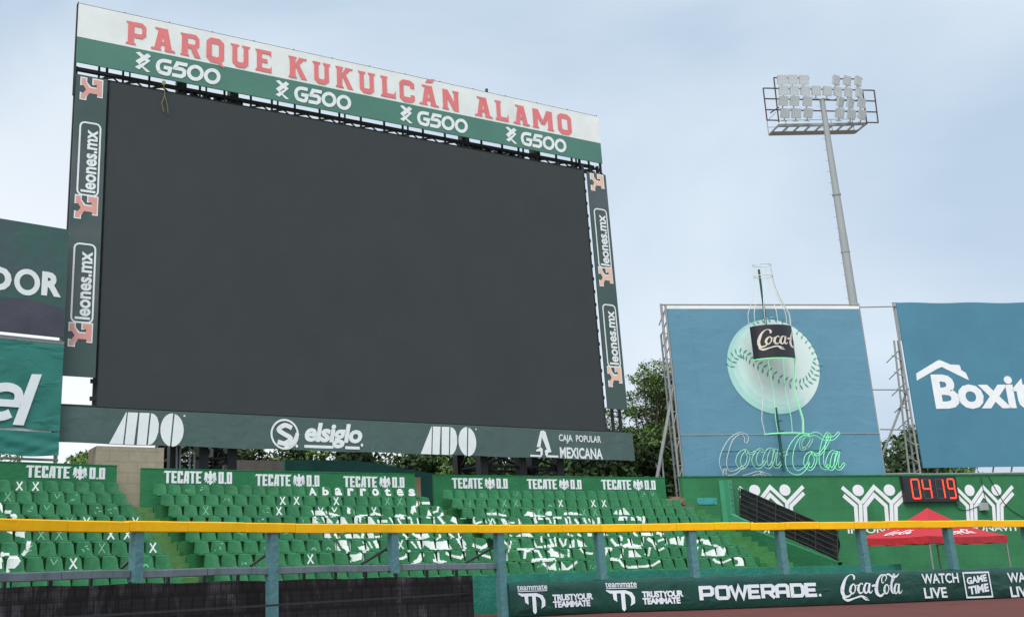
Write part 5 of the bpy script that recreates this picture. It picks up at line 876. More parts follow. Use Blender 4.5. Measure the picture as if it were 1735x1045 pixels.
for k, ch in enumerate('0419'):
    x = c0 + wd * (.145, .355, .60, .825)[k]; dwid = wd * (.12 if k == 3 else .14); y = d0 + hh * .13
    pos = {'a': ((x, y + dh), (x + dwid, y + dh)), 'd': ((x, y), (x + dwid, y)), 'g': ((x, y + dh / 2), (x + dwid, y + dh / 2)), 'f': ((x, y + dh / 2), (x, y + dh)), 'e': ((x, y), (x, y + dh / 2)), 'b': ((x + dwid, y + dh / 2), (x + dwid, y + dh)), 'c': ((x + dwid, y), (x + dwid, y + dh / 2))}
    for s_ in 'abcdefg':
        (xa, ya), (xb, yb) = pos[s_]; g = .016
        if ya == yb: xa += g; xb -= g
        else: ya += g; yb -= g
        on = s_ in SEG[ch]
        decal('segment', ribbon([(xa, ya), (xb, yb)], .055 if on else .045), GW, M['digit'] if on else M['digoff'], ck, .212 if on else .209, .0005)
decal('colon', [circ(c0 + wd * .525, d0 + hh * .36, .03, .03, 10), circ(c0 + wd * .525, d0 + hh * .62, .03, .03, 10)], GW, M['digoff'], ck, .21, 0)

# ------------------------------------------------------------------ cola sign
CP = Plane(aty(1300, 700, 44.2), 85.5)
cz = lambda x, y, w=0: CP.uv(1120 + x / 2.6125, 430 + y / 2.6125, w)
cs = thing('cola_billboard', CP.pt(*[cz(500, 985)[0], 0]), 'pale blue billboard printed with a big baseball, framed by grey pipes', 'billboard')
k0, k1 = (cz(38, 240)[0] + cz(93, 992)[0]) / 2, (cz(877, 248)[0] + cz(993, 985)[0]) / 2; kv0, kv1 = 0, (cz(38, 240)[1] + cz(877, 248)[1]) / 2; kv0 = (cz(93, 992)[1] + cz(993, 985)[1]) / 2 - .1
kvt = (cz(30, 218)[1] + cz(877, 230)[1]) / 2; kvm = (cz(90, 797)[1] + cz(960, 797)[1]) / 2
mb = MB(); mb.grid(lambda i, j: CP.pt(k0 + (k1 - k0) * i, kvm + (kv1 - kvm) * j, .004 * math.sin(i * 30)), 60, 12); mb.grid(lambda i, j: CP.pt(k0 + (k1 - k0) * i, kv0 + (kvm - .03 - kv0) * j, .004 * math.sin(i * 40)), 60, 6); mb.box(CP, k0, k1, kv0, kv1, -.05, -.02)
cv_ = mb.build('vinyl_sheet', M['blue'], cs, smooth=False)
mb = MB(); mb.box(CP, k0, k1, kv1 + .004, kvt - .07, -.03, .006); mb.build('white_strip', M['title_white'], cs)
mb = MB(); L0 = cz(15, 218)[0]
mb.tube(CP.pt(k0 - .22, 0, -.1), CP.pt(k0 - .22, kvt + .05, -.1), .055); mb.tube(CP.pt(k0 - .02, 0, -.08), CP.pt(k0 - .02, kvt, -.08), .05); mb.tube(CP.pt(k1 + .04, 0, -.06), CP.pt(k1 + .04, kvt + .06, -.06), .045)
mb.tube(CP.pt(k0 - .22, kvt, -.06), CP.pt(k1 + .04, kvt, -.06), .035); mb.tube(CP.pt(k0, kvm - .01, .0), CP.pt(k1 + .04, kvm - .01, .0), .022)
z = 0.5; i = 0
while z < kvt - .6:
    mb.tube(CP.pt(k0 - .22, z, -.1), CP.pt(k0 - .02, z + .6 * (i % 2), -.08), .025); mb.tube(CP.pt(k0 - .02, z, -1.0), CP.pt(k0 - .02, z + .6, -.1), .025); z += .6; i += 1
mb.tube(CP.pt(k0 - .02, 0, -1.0), CP.pt(k0 - .02, kvt - 1.2, -.9), .045)
br = CP.uv(1103, 806, -.3); bt = CP.uv(1142, 660, -.3); mb.tube(CP.pt(br[0], br[1] - 1, -.3), CP.pt(bt[0], bt[1] + .3, -.2), .075); mb.tube(CP.pt(*CP.uv(1121, 765, -.5), -.5), CP.pt(*CP.uv(1126, 830, -.5), -.5), .04)
mb.tube(CP.pt(*CP.uv(1111, 785, -.4), -.4), CP.pt(*CP.uv(1119, 808, -.4), -.4), .02)
mb.build('frame', M['steel'], cs)
# baseball print
bc = cz(497, 497); br_ = ((cz(700, 497)[0] - cz(293, 497)[0]) / 2, (cz(497, 287)[1] - cz(497, 705)[1]) / 2)
ballo = decal('baseball_print', [circ(bc[0], bc[1], br_[0], br_[1], 60)], CP, M['ball'], cv_, .014, 0)
for kk, (gx, gy, mm) in enumerate(((.10, .05, 'ball_a'), (.20, .12, 'ball_b'), (.36, .22, 'ball_c'))):     # the tinted crescents of the printed picture
    oc = circ(bc[0], bc[1], br_[0], br_[1], 60, 95, 300); ic = circ(bc[0] + br_[0] * gx * .7, bc[1] + br_[1] * gy, br_[0] * (1 - gx * .42), br_[1] * (1 - gx * .42), 60, 300, 95)
    decal('print_tint', [[oc[i], oc[i + 1], ic[-i - 2], ic[-i - 1]] for i in range(59)], CP, M[('ball_c', 'ball_b', 'ball_a')[kk] if False else mm], cv_, .0175 - .001 * kk, 0)
ch = []
def stitches(pts, size, flip=1):
    q = smooth([cz(*p) for p in pts], 6)
    for i in range(1, len(q) - 1, 3):
        d = Vector((q[i + 1][0] - q[i - 1][0], q[i + 1][1] - q[i - 1][1])).normalized(); n = Vector((-d.y, d.x))
        c = Vector(q[i])
        for s_ in (1, -1):
            a = c + n * s_ * .02 - d * .02; e_ = c + n * s_ * size + d * size * .30 * flip; ch.extend(ribbon([tuple(a), tuple((a + e_) / 2), tuple(e_)], [.03, .075, .025]))
    
stitches([(300, 500), (318, 462), (345, 440), (375, 448), (408, 474), (445, 500), (490, 530), (540, 560), (585, 575), (628, 574), (660, 552), (682, 520), (692, 480)], .25)
stitches([(402, 306), (440, 294), (497, 290), (550, 300)], .14); stitches([(600, 342), (640, 378), (672, 428), (690, 475)], .15)
decal('stitches', ch, CP, M['stitch'], cv_, .022, .0004)
# bottle of neon tubes with a dark label, standing in front of the sheet
ax = .75
yb = cz(553, 798, ax)[1]; yt = cz(430, 50, ax)[1]; au = (cz(553, 798, ax)[0] + cz(482, 395, ax)[0]) / 2
bt_ = thing('neon_bottle', CP.pt(au, yb, ax), 'wire outline of a soda bottle in glass tubes with a black label', 'neon sign')
Hb = yt - yb; lw = (cz(580, 395, ax)[0] - cz(398, 395, ax)[0]) / 2
lab0, lab1 = cz(500, 468, ax)[1], cz(480, 325, ax)[1]
prof = [(0, .90), (.02, .92), (.08, .98), (.14, .90), (.22, .76), (.30, .82), (.38, .94), (.445, .99), (.62, .99), (.66, 1.02), (.70, 1.0), (.74, .86), (.80, .66), (.88, .50), (.93, .46), (1.0, .44)]
def rad(t):
    for (a, ra), (b2, rb) in zip(prof, prof[1:]):
        if a <= t <= b2: return lw * (ra + (rb - ra) * (t - a) / (b2 - a))
    return lw * prof[-1][1]
tl0, tl1 = (lab0 - yb) / Hb, (lab1 - yb) / Hb
class Tubes:                                        # each tube its own object
    def __init__(s, name, m, par): s.a = (name, m, par)
    def path(s, pts, r, n=6):
        mb = MB(); mb.path(pts, r, n); mb.build(s.a[0], M[s.a[1]], s.a[2])
up, lit, dim = Tubes('unlit_tube', 'tube', bt_), Tubes('lit_tube', 'neon', bt_), Tubes('dim_tube', 'neon2', bt_)
def tubeline(mb, az, a, b2, r=.015):
    pts = []
    for i in range(25):
        t = a + (b2 - a) * i / 24; rr_ = rad(t); pts.append(CP.pt(au + rr_ * math.sin(R(az)), yb + Hb * t, ax + rr_ * .6 * math.cos(R(az))))
    mb.path(pts, r)
for az in (-88, -58, -28, 5, 35, 62, 88): tubeline(up, az, tl1, 1.0)
for az, m_ in ((-88, up), (-35, dim), (7, dim), (50, dim), (66, lit), (86, up)): tubeline(m_, az, .0, tl0, .018)
def ring(mb, t, r, a0=-180, a1=180): mb.path([CP.pt(au + rad(t) * math.sin(R(a)), yb + Hb * t, ax + rad(t) * .6 * math.cos(R(a))) for a in range(a0, a1 + 1, 12)], r)
ring(up, 1.0, .018); ring(up, .93, .018); ring(lit, tl0 - .004, .03, -95, 95); ring(lit, .0, .026, -95, 95)
mb = MB(); mb.grid(lambda i, j: CP.pt(au + lw * .99 * math.sin(R(-90 + 180 * i)), lab0 + (lab1 - lab0) * j, ax + .01 + lw * .6 * math.cos(R(-90 + 180 * i))), 28, 1); mb.grid(lambda i, j: CP.pt(au + lw * .97 * math.sin(R(90 - 180 * i)), lab0 + (lab1 - lab0) * j, ax + lw * .58 * math.cos(R(90 - 180 * i))), 28, 1)
lbl = mb.build('label', M['label'], bt_, smooth=True)
class Curved:                                       # the label's own curved face
    b = CP.b
    def pt(s, u, v, w=0): a = -90 + 180 * u; return CP.pt(au + (lw * .99 + w) * math.sin(R(a)), lab0 + (lab1 - lab0) * v, ax + .01 + (lw * .6 + w) * math.cos(R(a)))
sc_ = fit(script_polys(), .16, 1.16, .22, .86); sc_ = [[(min(.97, x), y) for x, y in q] for q in sc_ if min(p[0] for p in q) < .96]
mbx = MB()
for i, q in enumerate(sc_): mbx.face([Curved().pt(x, y, .015 + (i % 12) * .0006) for x, y in q])
mbx.build('lettering', M['cream'], lbl)
mb = MB(); mb.box(CP, au - .035, au + .035, lab0 + .2, yt - .12, .42, .49); mb.build('mast', M['tealdark'], bt_); mb = MB(); mb.box(CP, au - .05, au + .05, yb - 1.6, yb + 1.25, .3, .38)
for t in (.02, .08): mb.tube(CP.pt(au, yb + Hb * t, .35), CP.pt(au, yb + Hb * t, ax), .02)
mb.build('mast', M['tealdark'], bt_)
for t in (tl0 + .06, tl1 - .06): mb = MB(); mb.tube(CP.pt(au, yb + Hb * t, 0), CP.pt(au, yb + Hb * t, ax + .3), .03); mb.build('bracket', M['tealdark'], bt_)
# neon script under it
ns = thing('neon_script', CP.pt(cz(540, 985)[0], cz(540, 985)[1], .3), 'soda name in outlined neon script, right half glowing green', 'neon sign')
n0, n1 = cz(270, 890, .3)[0], cz(806, 890, .3)[0]; m0, m1_ = cz(540, 1000, .3)[1], cz(540, 792, .3)[1]
grey, dimn, litn = Tubes('unlit_tube', 'tube', ns), Tubes('dim_tube', 'neon2', ns), Tubes('lit_tube', 'neon', ns)
xs = [p[0] for s_, _ in SCRIPT for p in s_]; ys = [p[1] for s_, _ in SCRIPT for p in s_]; X0, X1, Y0, Y1 = min(xs), max(xs), min(ys), max(ys)
for si, (p, ws) in enumerate(SCRIPT):
    rib = ribbon(p, [max(.09, a * 1.0) for a in ws]); Lp = [q[0] for q in rib] + [rib[-1][3]]; Rp = [q[1] for q in rib] + [rib[-1][2]]
    loop = Lp + Rp[::-1] + [Lp[0]]
    pts = [CP.pt(n0 + (x - X0) / (X1 - X0) * (n1 - n0), m0 + (y - Y0) / (Y1 - Y0) * (m1_ - m0), .3 + .02 * (si % 3)) for x, y in loop]
    (grey if si < 3 else dimn if si < 10 else litn).path(pts, .014, 5)
mb = MB()
for vv in (.3, .62): mb.tube(CP.pt(n0, m0 + (m1_ - m0) * vv, .2), CP.pt(n1, m0 + (m1_ - m0) * vv, .2), .02)
mb.build('rack', M['tealdark'], ns)

# ------------------------------------------------------------------ storage sign on the far right
BX = Plane(aty(1620, 700, 45.8), 86.0)
bz = lambda x, y, w=0: BX.uv(1480 + x / 3.169, 500 + y / 3.169, w)
bs = thing('storage_billboard', BX.pt(bz(255, 925)[0] + 4, 0), 'deep blue billboard with a white roof emblem over a big white word', 'billboard')
x0 = (bz(133, 45)[0] + bz(255, 925)[0]) / 2; xv0, xv1 = (bz(255, 925)[1] + bz(800, 921)[1]) / 2, (bz(140, 45)[1] + bz(800, 36)[1]) / 2
mb = MB(); mb.grid(lambda i, j: BX.pt(x0 + 12 * i, xv0 + (xv1 - xv0) * j + (.02 * math.sin(i * 25) if j > .99 else 0), .004 * math.sin(i * 40)), 80, 10); mb.box(BX, x0, x0 + 12, xv0 + .01, xv1 - .03, -.05, -.015)
bo = mb.build('vinyl_sheet', M['blue2'], bs)
roof = [(228, 420), (340, 352), (352, 348), (366, 352), (412, 372), (458, 374), (464, 380), (470, 402), (495, 416), (512, 455), (498, 450), (365, 385), (340, 396), (232, 458)]
decal('emblem', [[bz(*p) for p in roof]], BX, M['white'], bo, .012, 0)
sb0 = bz(322, 530)[0]; sb1 = bz(850, 530)[0]
words('lettering', 'Boxit', BX, M['white'], bo, sb0, sb1, bz(540, 610)[1], bz(560, 424)[1], bold=.035, spacing=.98)
mb = MB(); fz = lambda x, y, w=-.1: BX.pt(*bz(x, y, w), w)
mb.tube(fz(112, 50), fz(145, 245), .04); xl = x0 - .13
for du, dw in ((-.13, -.1), (-.13, -.75), (-.45, -.75)): mb.tube(BX.pt(x0 + du, 0, dw), BX.pt(x0 + du * .6, xv1 - (.0 if dw > -.2 else 1.8), dw if dw > -.2 else -.2), .045)
z = .6
while z < xv1 - 2.2:
    mb.tube(BX.pt(x0 - .13, z, -.1), BX.pt(x0 - .13, z + .35, -.75), .025); mb.tube(BX.pt(x0 - .45, z, -.75), BX.pt(x0 - .13, z + .5, -.1), .025); z += .8
mb.tube(BX.pt(x0 - .13, xv1 + .02, -.1), BX.pt(x0 + .15, xv1 + .02, -.1), .03)
mb.tube(fz(185, 500, -.4), fz(50, 850, -.9), .05)
for vv, w_ in ((xv0 - .28, -.1), (xv0 - .55, -.3)): mb.tube(BX.pt(x0 - .4, vv, w_), BX.pt(x0 + 12, vv, w_), .04)
for k in range(9): mb.tube(BX.pt(x0 + .6 + k * .9, xv0 - .9, -.3), BX.pt(x0 + .9 + k * .9, xv0 + .4, -.1), .035)
mb.build('frame', M['steel'], bs)
mb = MB()
for (xa, ya), (xb, yb_) in (((1456, 520.5), (1522, 519)), ((1478, 660), (1535, 660))):
    mb.tube(CP.pt(*CP.uv(xa, ya, -.1), -.1), BX.pt(*BX.uv(xb, yb_, -.12), -.12), .028)
mb.tube(CP.pt(*CP.uv(1492, 727, -.5), -.5), BX.pt(*BX.uv(1552, 728, -.5), -.5), .03); mb.tube(CP.pt(*CP.uv(1500, 803, -.1), -.1), BX.pt(*BX.uv(1560, 802, -.2), -.2), .045)
tag(mb.build('tie_pipe', M['steel']), 'thin grey tie pipes spanning between the two blue billboards', 'pipes')

# ------------------------------------------------------------------ floodlight tower
FP = Plane(Vector((0, 62, 0)), 90)
tz = lambda x, y, w=0: FP.uv(1270 + x / 6.94, 100 + y / 6.94, w); tp = lambda x, y, w=0: FP.pt(*tz(x, y, w), w)
fb = FP.uv(1500, 850)[0]
fl = thing('floodlight_tower', FP.pt(FP.uv(1447, 517)[0], 0), 'tall grey floodlight mast with rows of square lamps above the blue billboard', 'floodlight tower')
uc_ = (tz(880, 700)[0] + FP.uv(1425, 370)[0] + FP.uv(1440, 480)[0]) / 3
mb = MB(); zt = tz(850, 478)[1]
mb.tube(FP.pt(uc_, 0), FP.pt(uc_, FP.uv(1430, 400)[1]), .30, 16, .245, False); mb.tube(FP.pt(uc_, FP.uv(1430, 400)[1]), FP.pt(uc_, zt), .235, 16, .165, False); mb.tube(FP.pt(uc_, zt - .02), FP.pt(uc_, zt + .02), .17, 16)
for vv in (FP.uv(1430, 427)[1], FP.uv(1420, 330)[1]): mb.tube(FP.pt(uc_, vv - .05), FP.pt(uc_, vv + .05), .27, 16, None, False)
v_ = 3
while v_ < zt: mb.tube(FP.pt(uc_ - .2, v_), FP.pt(uc_ - .42, v_), .011); v_ += .8
o = mb.build('mast', M['pole'], fl)
for p in o.data.polygons: p.use_smooth = len(p.vertices) == 4
mb = MB()
for a, b2 in (((160, 345), (1465, 371)), ((180, 469), (1480, 497)), ((190, 598), (1497, 626)), ((285, 222), (700, 230)), ((985, 236), (1325, 238)), ((160, 345), (205, 720)), ((285, 222), (345, 745)), ((1465, 371), (1512, 750)), ((1330, 380), (1380, 770)), ((205, 720), (345, 724)), ((1380, 748), (1512, 750)), ((245, 635), (345, 570))): mb.tube(tp(*a), tp(*b2), .045)
mb.build('lamp_frame', M['rust'], fl)
mb = MB(); D = 1.5
pa, pb = tz(345, 752)[0], tz(1382, 770)[0]; pv = (tz(345, 752)[1] + tz(1382, 770)[1]) / 2
mb.box(FP, pa, pb, pv - .10, pv + .08, -.2, -.1); mb.box(FP, pa, pb, pv - .07, pv + .05, -1.7, -1.58)
for k in range(9): q = pa + (pb - pa) * k / 8; mb.box(FP, q - .04, q + .04, pv - .08, pv + .03, -1.6, -.2)
for q in (pa, pa + 1.3, pb - 1.5, pb): mb.tube(FP.pt(q, pv, -1.65), FP.pt(q, pv + 1.05, -1.65), .025)
for dv in (.55, 1.05): mb.tube(FP.pt(pa, pv + dv, -1.65), FP.pt(pb, pv + dv, -1.65), .02)
for q in (pa, pb): mb.tube(FP.pt(q, pv + 1.0, -.2), FP.pt(q, pv + 1.0, -1.65), .02)
mb.box(FP, pa, pb, pv - .10, pv - .06, -1.5, -1.0)
mb.build('platform', M['steel'], fl)
LAMPS = [(383, 245, 0), (510, 245, 2), (640, 247, 3), (1028, 252, 42), (1158, 258, 38), (1288, 262, 48), (403, 370, 6), (530, 372, 8), (660, 375, 12), (788, 375, 10), (920, 380, 18), (1045, 388, 30), (1170, 395, 34), (1300, 400, 52), (402, 495, 10), (533, 495, 12), (685, 500, 14), (1080, 510, 48), (1197, 522, 46), (1327, 522, 38), (423, 640, 12), (553, 642, 6), (697, 640, 24), (1068, 640, 20), (1207, 655, 32), (1332, 660, 40)]
def lamp_mesh():
    h = MB(); s = .33
    h.hexa([(-s, 0, -s), (s, 0, -s), (s * .8, .2, -s * .8), (-s * .8, .2, -s * .8), (-s, 0, s), (s, 0, s), (s * .8, .2, s * .8), (-s * .8, .2, s * .8)])
    h.cube((-.03, .05, -s - .16), (.03, .11, -s)); h.cube((-.2, .04, -s - .2), (.2, .12, -s - .15))
    g = MB(); g.cube((-s * .93, -.015, -s * .93), (s * .93, -.003, s * .93)); return h, g
hm, gm = lamp_mesh(); proto = None
for x, y, yw in LAMPS:
    P = tp(x, y, .35) - fl.location
    if proto is None:
        me1 = bpy.data.meshes.new('floodlight'); me1.from_pydata(hm.v, [], hm.f); me1.materials.append(M['lamp']); me2 = bpy.data.meshes.new('lens'); me2.from_pydata(gm.v, [], gm.f); me2.materials.append(M['lens'])
        o = bpy.data.objects.new('floodlight', me1); l_ = bpy.data.objects.new('lens', me2); proto = (o, l_)
    else: o, l_ = proto[0].copy(), proto[1].copy()
    col.objects.link(o); col.objects.link(l_); o.parent = fl; l_.parent = o; o.location = P; o.rotation_euler = (R(14 if y < 450 else 20), 0, R(yw * .72))

# ------------------------------------------------------------------ stair railing with tarpaulin
eC, kC = ev(HC)
_t = GW.pt(*GW.uv(1230, 840), .05); TR = Plane(_t, HC + 90)          # runs down towards the field
rl = thing('stair_railing', TR.pt(0, 0), 'green and black sloped railing covered with a black tarpaulin beside the steps', 'railing')
tr_ = lambda x, y: TR.uv(x, y)
A0, A1, B0, B1 = tr_(1233, 817), tr_(1233, 866), tr_(1420, 899), tr_(1420, 950)
ln = lambda a, b2, t: (a[0] + (b2[0] - a[0]) * t, a[1] + (b2[1] - a[1]) * t)
mb = MB()
for k in range(6):
    a = ln(A0, A1, k / 5 * .9); c = ln(B0, B1, k / 5 * .9); mb.tube(TR.pt(*a), TR.pt(*c), .011)
for k in range(6):
    a = ln(A0, B0, .12 + k * .175); c = ln(A1, B1, .12 + k * .175); mb.tube(TR.pt(*a), TR.pt(*c), .022)
mb.build('bars', M['bars'], rl)
mb = MB(); mb.box(TR, A0[0] - .1, A0[0] + .1, A1[1] - .2, A0[1] + .1, -.12, .1); 
lo = [A1, B1]; mb.hexa([TR.pt(A1[0], A1[1] - .35, .09), TR.pt(ln(A1, B1, .2)[0], ln(A1, B1, .2)[1] - .35, .09), TR.pt(ln(A1, B1, .2)[0], ln(A1, B1, .2)[1] - .35, -.09), TR.pt(A1[0], A1[1] - .35, -.09), TR.pt(A1[0], A1[1] - .02, .09), TR.pt(ln(A1, B1, .2)[0], ln(A1, B1, .2)[1] - .02, .09), TR.pt(ln(A1, B1, .2)[0], ln(A1, B1, .2)[1] - .02, -.09), TR.pt(A1[0], A1[1] - .02, -.09)])
GP = Plane(_t, 81); mb.box(GP, -.30, .02, A1[1] - .45, A0[1] + .10, -.02, .06)
mb.build('end_panel', M['panel'], rl)
mb = MB(); T0, T1 = ln(A0, B0, .12), ln(A1, B1, .12)
def sheet(w): 
    def f(i, j):
        a = ln(T0, B0, i); c = ln(T1, B1, i); q = ln(c, a, j); return TR.pt(q[0], q[1], w + .02 * math.sin(i * 40 + j * 5) * (1 - j) + (.05 * math.sin(j * 9) if i > .97 else 0))
    return f
mb.grid(sheet(-.05), 40, 8); mb.build('tarpaulin', M['tarp'], rl, smooth=True)
mb = MB(); mb.face([TR.pt(A1[0], A1[1] - .36, .06), TR.pt(B1[0] + .05, B1[1] - .03, .06), TR.pt(B1[0] + .05, 0, .06), TR.pt(A1[0], 0, .06)]); mb.face([TR.pt(A1[0], 0, -.14), TR.pt(B1[0] + .05, 0, -.14), TR.pt(B1[0] + .05, B1[1] - .03, -.14), TR.pt(A1[0], A1[1] - .36, -.14)]); mb.face([TR.pt(A1[0], A1[1] - .36, .06), TR.pt(A1[0], A1[1] - .36, -.14), TR.pt(B1[0] + .05, B1[1] - .03, -.14), TR.pt(B1[0] + .05, B1[1] - .03, .06)])
mb.build('stringer_wall', M['wallg'], rl)
# teal block and rubble at the top of the right-hand steps
a = GW.pt(*GW.uv(1200, 850), .3); mb = MB(); u0, u1 = GW.uv(1181, 848)[0], GW.uv(1214, 848)[0]; mb.box(GW, u0, u1, GW.uv(1200, 854)[1], GW.uv(1200, 843)[1], .0, .02); tag(mb.build('painted_block', M['tealbox']), 'peeling teal painted block at the foot of the green wall', 'block')
mb = MB(); c = aty(1140, 846, 41.8)
for k in range(14):
    s_ = random.uniform(.12, .32); p = c + Vector((random.uniform(-.35, .45), random.uniform(-.3, .5), random.uniform(-.45, .05))); mb.hexa([p + Vector((dx * s_ * random.uniform(.6, 1.2), dy * s_ * random.uniform(.6, 1.2), dz * s_ * random.uniform(.5, 1))) for dz in (-1, 1) for dx, dy in ((-1, -1), (1, -1), (1, 1), (-1, 1))])
mb.prism([(c.x - .5, c.y - .4), (c.x + .7, c.y - .4), (c.x + .7, c.y + .8), (c.x - .5, c.y + .8)], 0, c.z - .3)
tag(mb.build('rubble_heap', M['rubble']), 'brown rubble heap in the dark gap beside the right parapet', 'rubble')

# ------------------------------------------------------------------ red tent
TY = 36.2
pk = aty(1566, 860, TY); lc = aty(1452, 915, TY - .1); fc = aty(1573.5, 917, TY - 2.1); rc = aty(1707, 911, TY + .1); ze = 1.98
lc.z = fc.z = rc.z = ze; bc_ = Vector((lc.x + rc.x - fc.x, lc.y + rc.y - fc.y, ze)); pk = Vector(((lc.x + rc.x) / 2, (lc.y + rc.y) / 2, pk.z))
tn = thing('canopy_tent', (pk.x, pk.y, 0), 'red pop-up canopy tent with white script below the clock', 'tent')
mb = MB(); cs_ = [lc, fc, rc, bc_]
for i in range(4):
    a, c = cs_[i], cs_[(i + 1) % 4]
    def face(i_, j_, a=a, c=c):
        e_ = a.lerp(c, i_); q = e_.lerp(pk, j_); q.z += -.16 * math.sin(j_ * math.pi) * (.7 + .3 * abs(i_ * 2 - 1)) - .05 * math.sin(i_ * math.pi) * (1 - j_); return q
    mb.grid(face, 12, 8)
    mb.grid(lambda i_, j_, a=a, c=c: (lambda e_: Vector((e_.x, e_.y, ze - .24 * (1 - j_) - .05 * math.sin(i_ * math.pi) + .015 * math.sin(i_ * 19) * (1 - j_))))(a.lerp(c, i_) + (a.lerp(c, i_) - pk) * .004 * (1 - j_)), 14, 2)
roof_o = mb.build('canopy', M['red'], tn)
mb = MB()
for p in cs_:
    q = p.lerp(pk, .03); mb.tube((q.x, q.y, 0), (q.x, q.y, ze - .02), .028, 4)
for i in range(4): a, c = cs_[i].lerp(pk, .03), cs_[(i + 1) % 4].lerp(pk, .03); mb.tube((a.x, a.y, ze - .3), (c.x, c.y, ze - .05), .015, 4); mb.tube((a.x, a.y, ze - .05), (c.x, c.y, ze - .3), .015, 4)
mb.build('tent_frame', M['steel'], tn)
for a, c in ((lc, fc), (fc, rc)):
    mbx = MB(); polys = fit(script_polys(), .30, .72, .10, .34)
    for i, q in enumerate(polys):
        pts = []
        for x, y in q:
            e_ = a.lerp(c, x); g = e_.lerp(pk, y); g.z += -.16 * math.sin(y * math.pi) * (.7 + .3 * abs(x * 2 - 1)) - .05 * math.sin(x * math.pi) * (1 - y)
            nr = (c - a).cross(pk - a).normalized(); nr = nr if nr.z > 0 else -nr; pts.append(g + nr * (.03 + .0005 * (i % 10)))
        mbx.face(pts)
    mbx.build('lettering', M['white'], roof_o)

# ------------------------------------------------------------------ outfield fence
fn = thing('outfield_fence', FB.pt(FB.L[6], 0), 'outfield fence of teal posts carrying a long yellow padded top rail', 'fence')
posts = [2, 3, 4, 5, 6, 7, 8, 9, 10, 11]
uL = FB.L
# yellow pads: each about 2.2 m long
edges = [FB.uv(x, y)[0] for x, y in ((-125, 880), (107, 890), (212, 892), (311, 892), (408, 894), (494, 895), (578, 895), (657, 896), (732, 896), (806, 897), (877, 897), (948, 897), (1014, 896), (1082, 895), (1142, 894), (1205, 893), (1266, 892), (1325, 891), (1383, 890), (1441, 889), (1497, 888), (1555, 888), (1612, 887), (1672, 887), (1735, 886), (1800, 886))]
for i, (a, c) in enumerate(zip(edges, edges[1:])):
    mb = MB(); n = 8; j = random.uniform(-.012, .012)
    def pad(i_, j_, a=a, c=c, j=j):
        u = a + .006 + (c - a - .012) * i_; k = [(0, 2.19), (.13, 2.185), (.145, 2.20), (.145, 2.38), (.13, 2.40), (0, 2.402), (-.05, 2.39), (-.05, 2.19)]
        w_, v_ = k[round(j_ * 7)]; bul = .012 * math.sin(i_ * math.pi); return FB.pt(u, v_ + j + bul * (.3 if v_ > 2.3 else -.3), w_ + bul * .6)
    mb.grid(pad, n, 7); mb.face([pad(0, k / 7) for k in range(8)]); mb.face([pad(1, (7 - k) / 7) for k in range(8)]); mb.build('yellow_pad', M['yellow'], fn)
for k in posts:
    full = k in (3, 5); z0 = 0 if full else (1.22 if k < 5 else .85)
    mb = MB(); hw = .105
    mb.mi = 0; mb.box(FB, uL[k] - hw, uL[k] + hw, z0, 2.186, -.10, .11)
    mb.build('post', M['post'], fn)
# slate padded middle rail along the bullpen side
mid = MB()
su0, su1 = uL[0], uL[5] - .1
e2 = [su0] + [FB.uv(x, 970)[0] for x in (105, 222, 352, 465, 573, 682, 720)] + [su1]
for a, c in zip(e2, e2[1:]):
    mb = MB(); za = 1.33
    def rp(i_, j_, a=a, c=c):
        u = a + .01 + (c - a - .02) * i_; k = [(-.14, za - .07), (-.02, za - .075), (-.005, za - .06), (-.005, za + .07), (-.02, za + .085), (-.14, za + .09)]; w_, v_ = k[round(j_ * 5)]; t = (u - uL[1]) / (uL[5] - uL[1]); return FB.pt(u, v_ + .05 * (1 - t) + .008 * math.sin(u * 2), w_)
    mb.grid(rp, 6, 5); mb.face([rp(0, k / 5) for k in range(6)]); mb.face([rp(1, 1 - k / 5) for k in range(6)]); mb.build('middle_pad', M['rail'], fn)
for k, (x, y) in {2: ((206, 962), (229, 938)), 3: ((425, 958), (455, 934)), 4: ((613, 955), (658, 926)), 5: ((790, 953), (838, 924))}.items():
    a = FB.uv(*x, -.2); c = FB.uv(*y, -.2); mb = MB(); mb.tube(FB.pt(a[0], a[1], -.22), FB.pt(c[0], c[1], -.12), .035); mb.build('brace', M['black'], fn)
# black screen mesh under it
sc = thing('screen_fence', FB.pt(uL[3], 0, -.5), 'low fence of black screening mesh below the slate rail', 'fence')
s1 = FB.uv(801, 1000, -.5)[0]; ztp = lambda u: 1.20 + (1.08 - 1.20) * max(0, (u - uL[1]) / (uL[5] - uL[1]))
mb = MB()
mb.grid(lambda i, j: FB.pt(uL[0] + (s1 - uL[0]) * i, .02 + (ztp(uL[0] + (s1 - uL[0]) * i) - .02) * j + (.012 * math.sin(i * 40) if j > .99 else 0), -.5 + .012 * math.sin(i * 55) * (1 - j)), 90, 10)
sco = mb.build('mesh_panel', M['mesh'], sc)
mb = MB(); u = uL[0] + .4
while u < s1 - .1: mb.box(FB, u - .03, u + .03, 0, 1.36, -.58, -.52); u += .95
mb.box(FB, uL[0], s1, .62, .66, -.56, -.515); mb.build('stake', M['black'], sc)
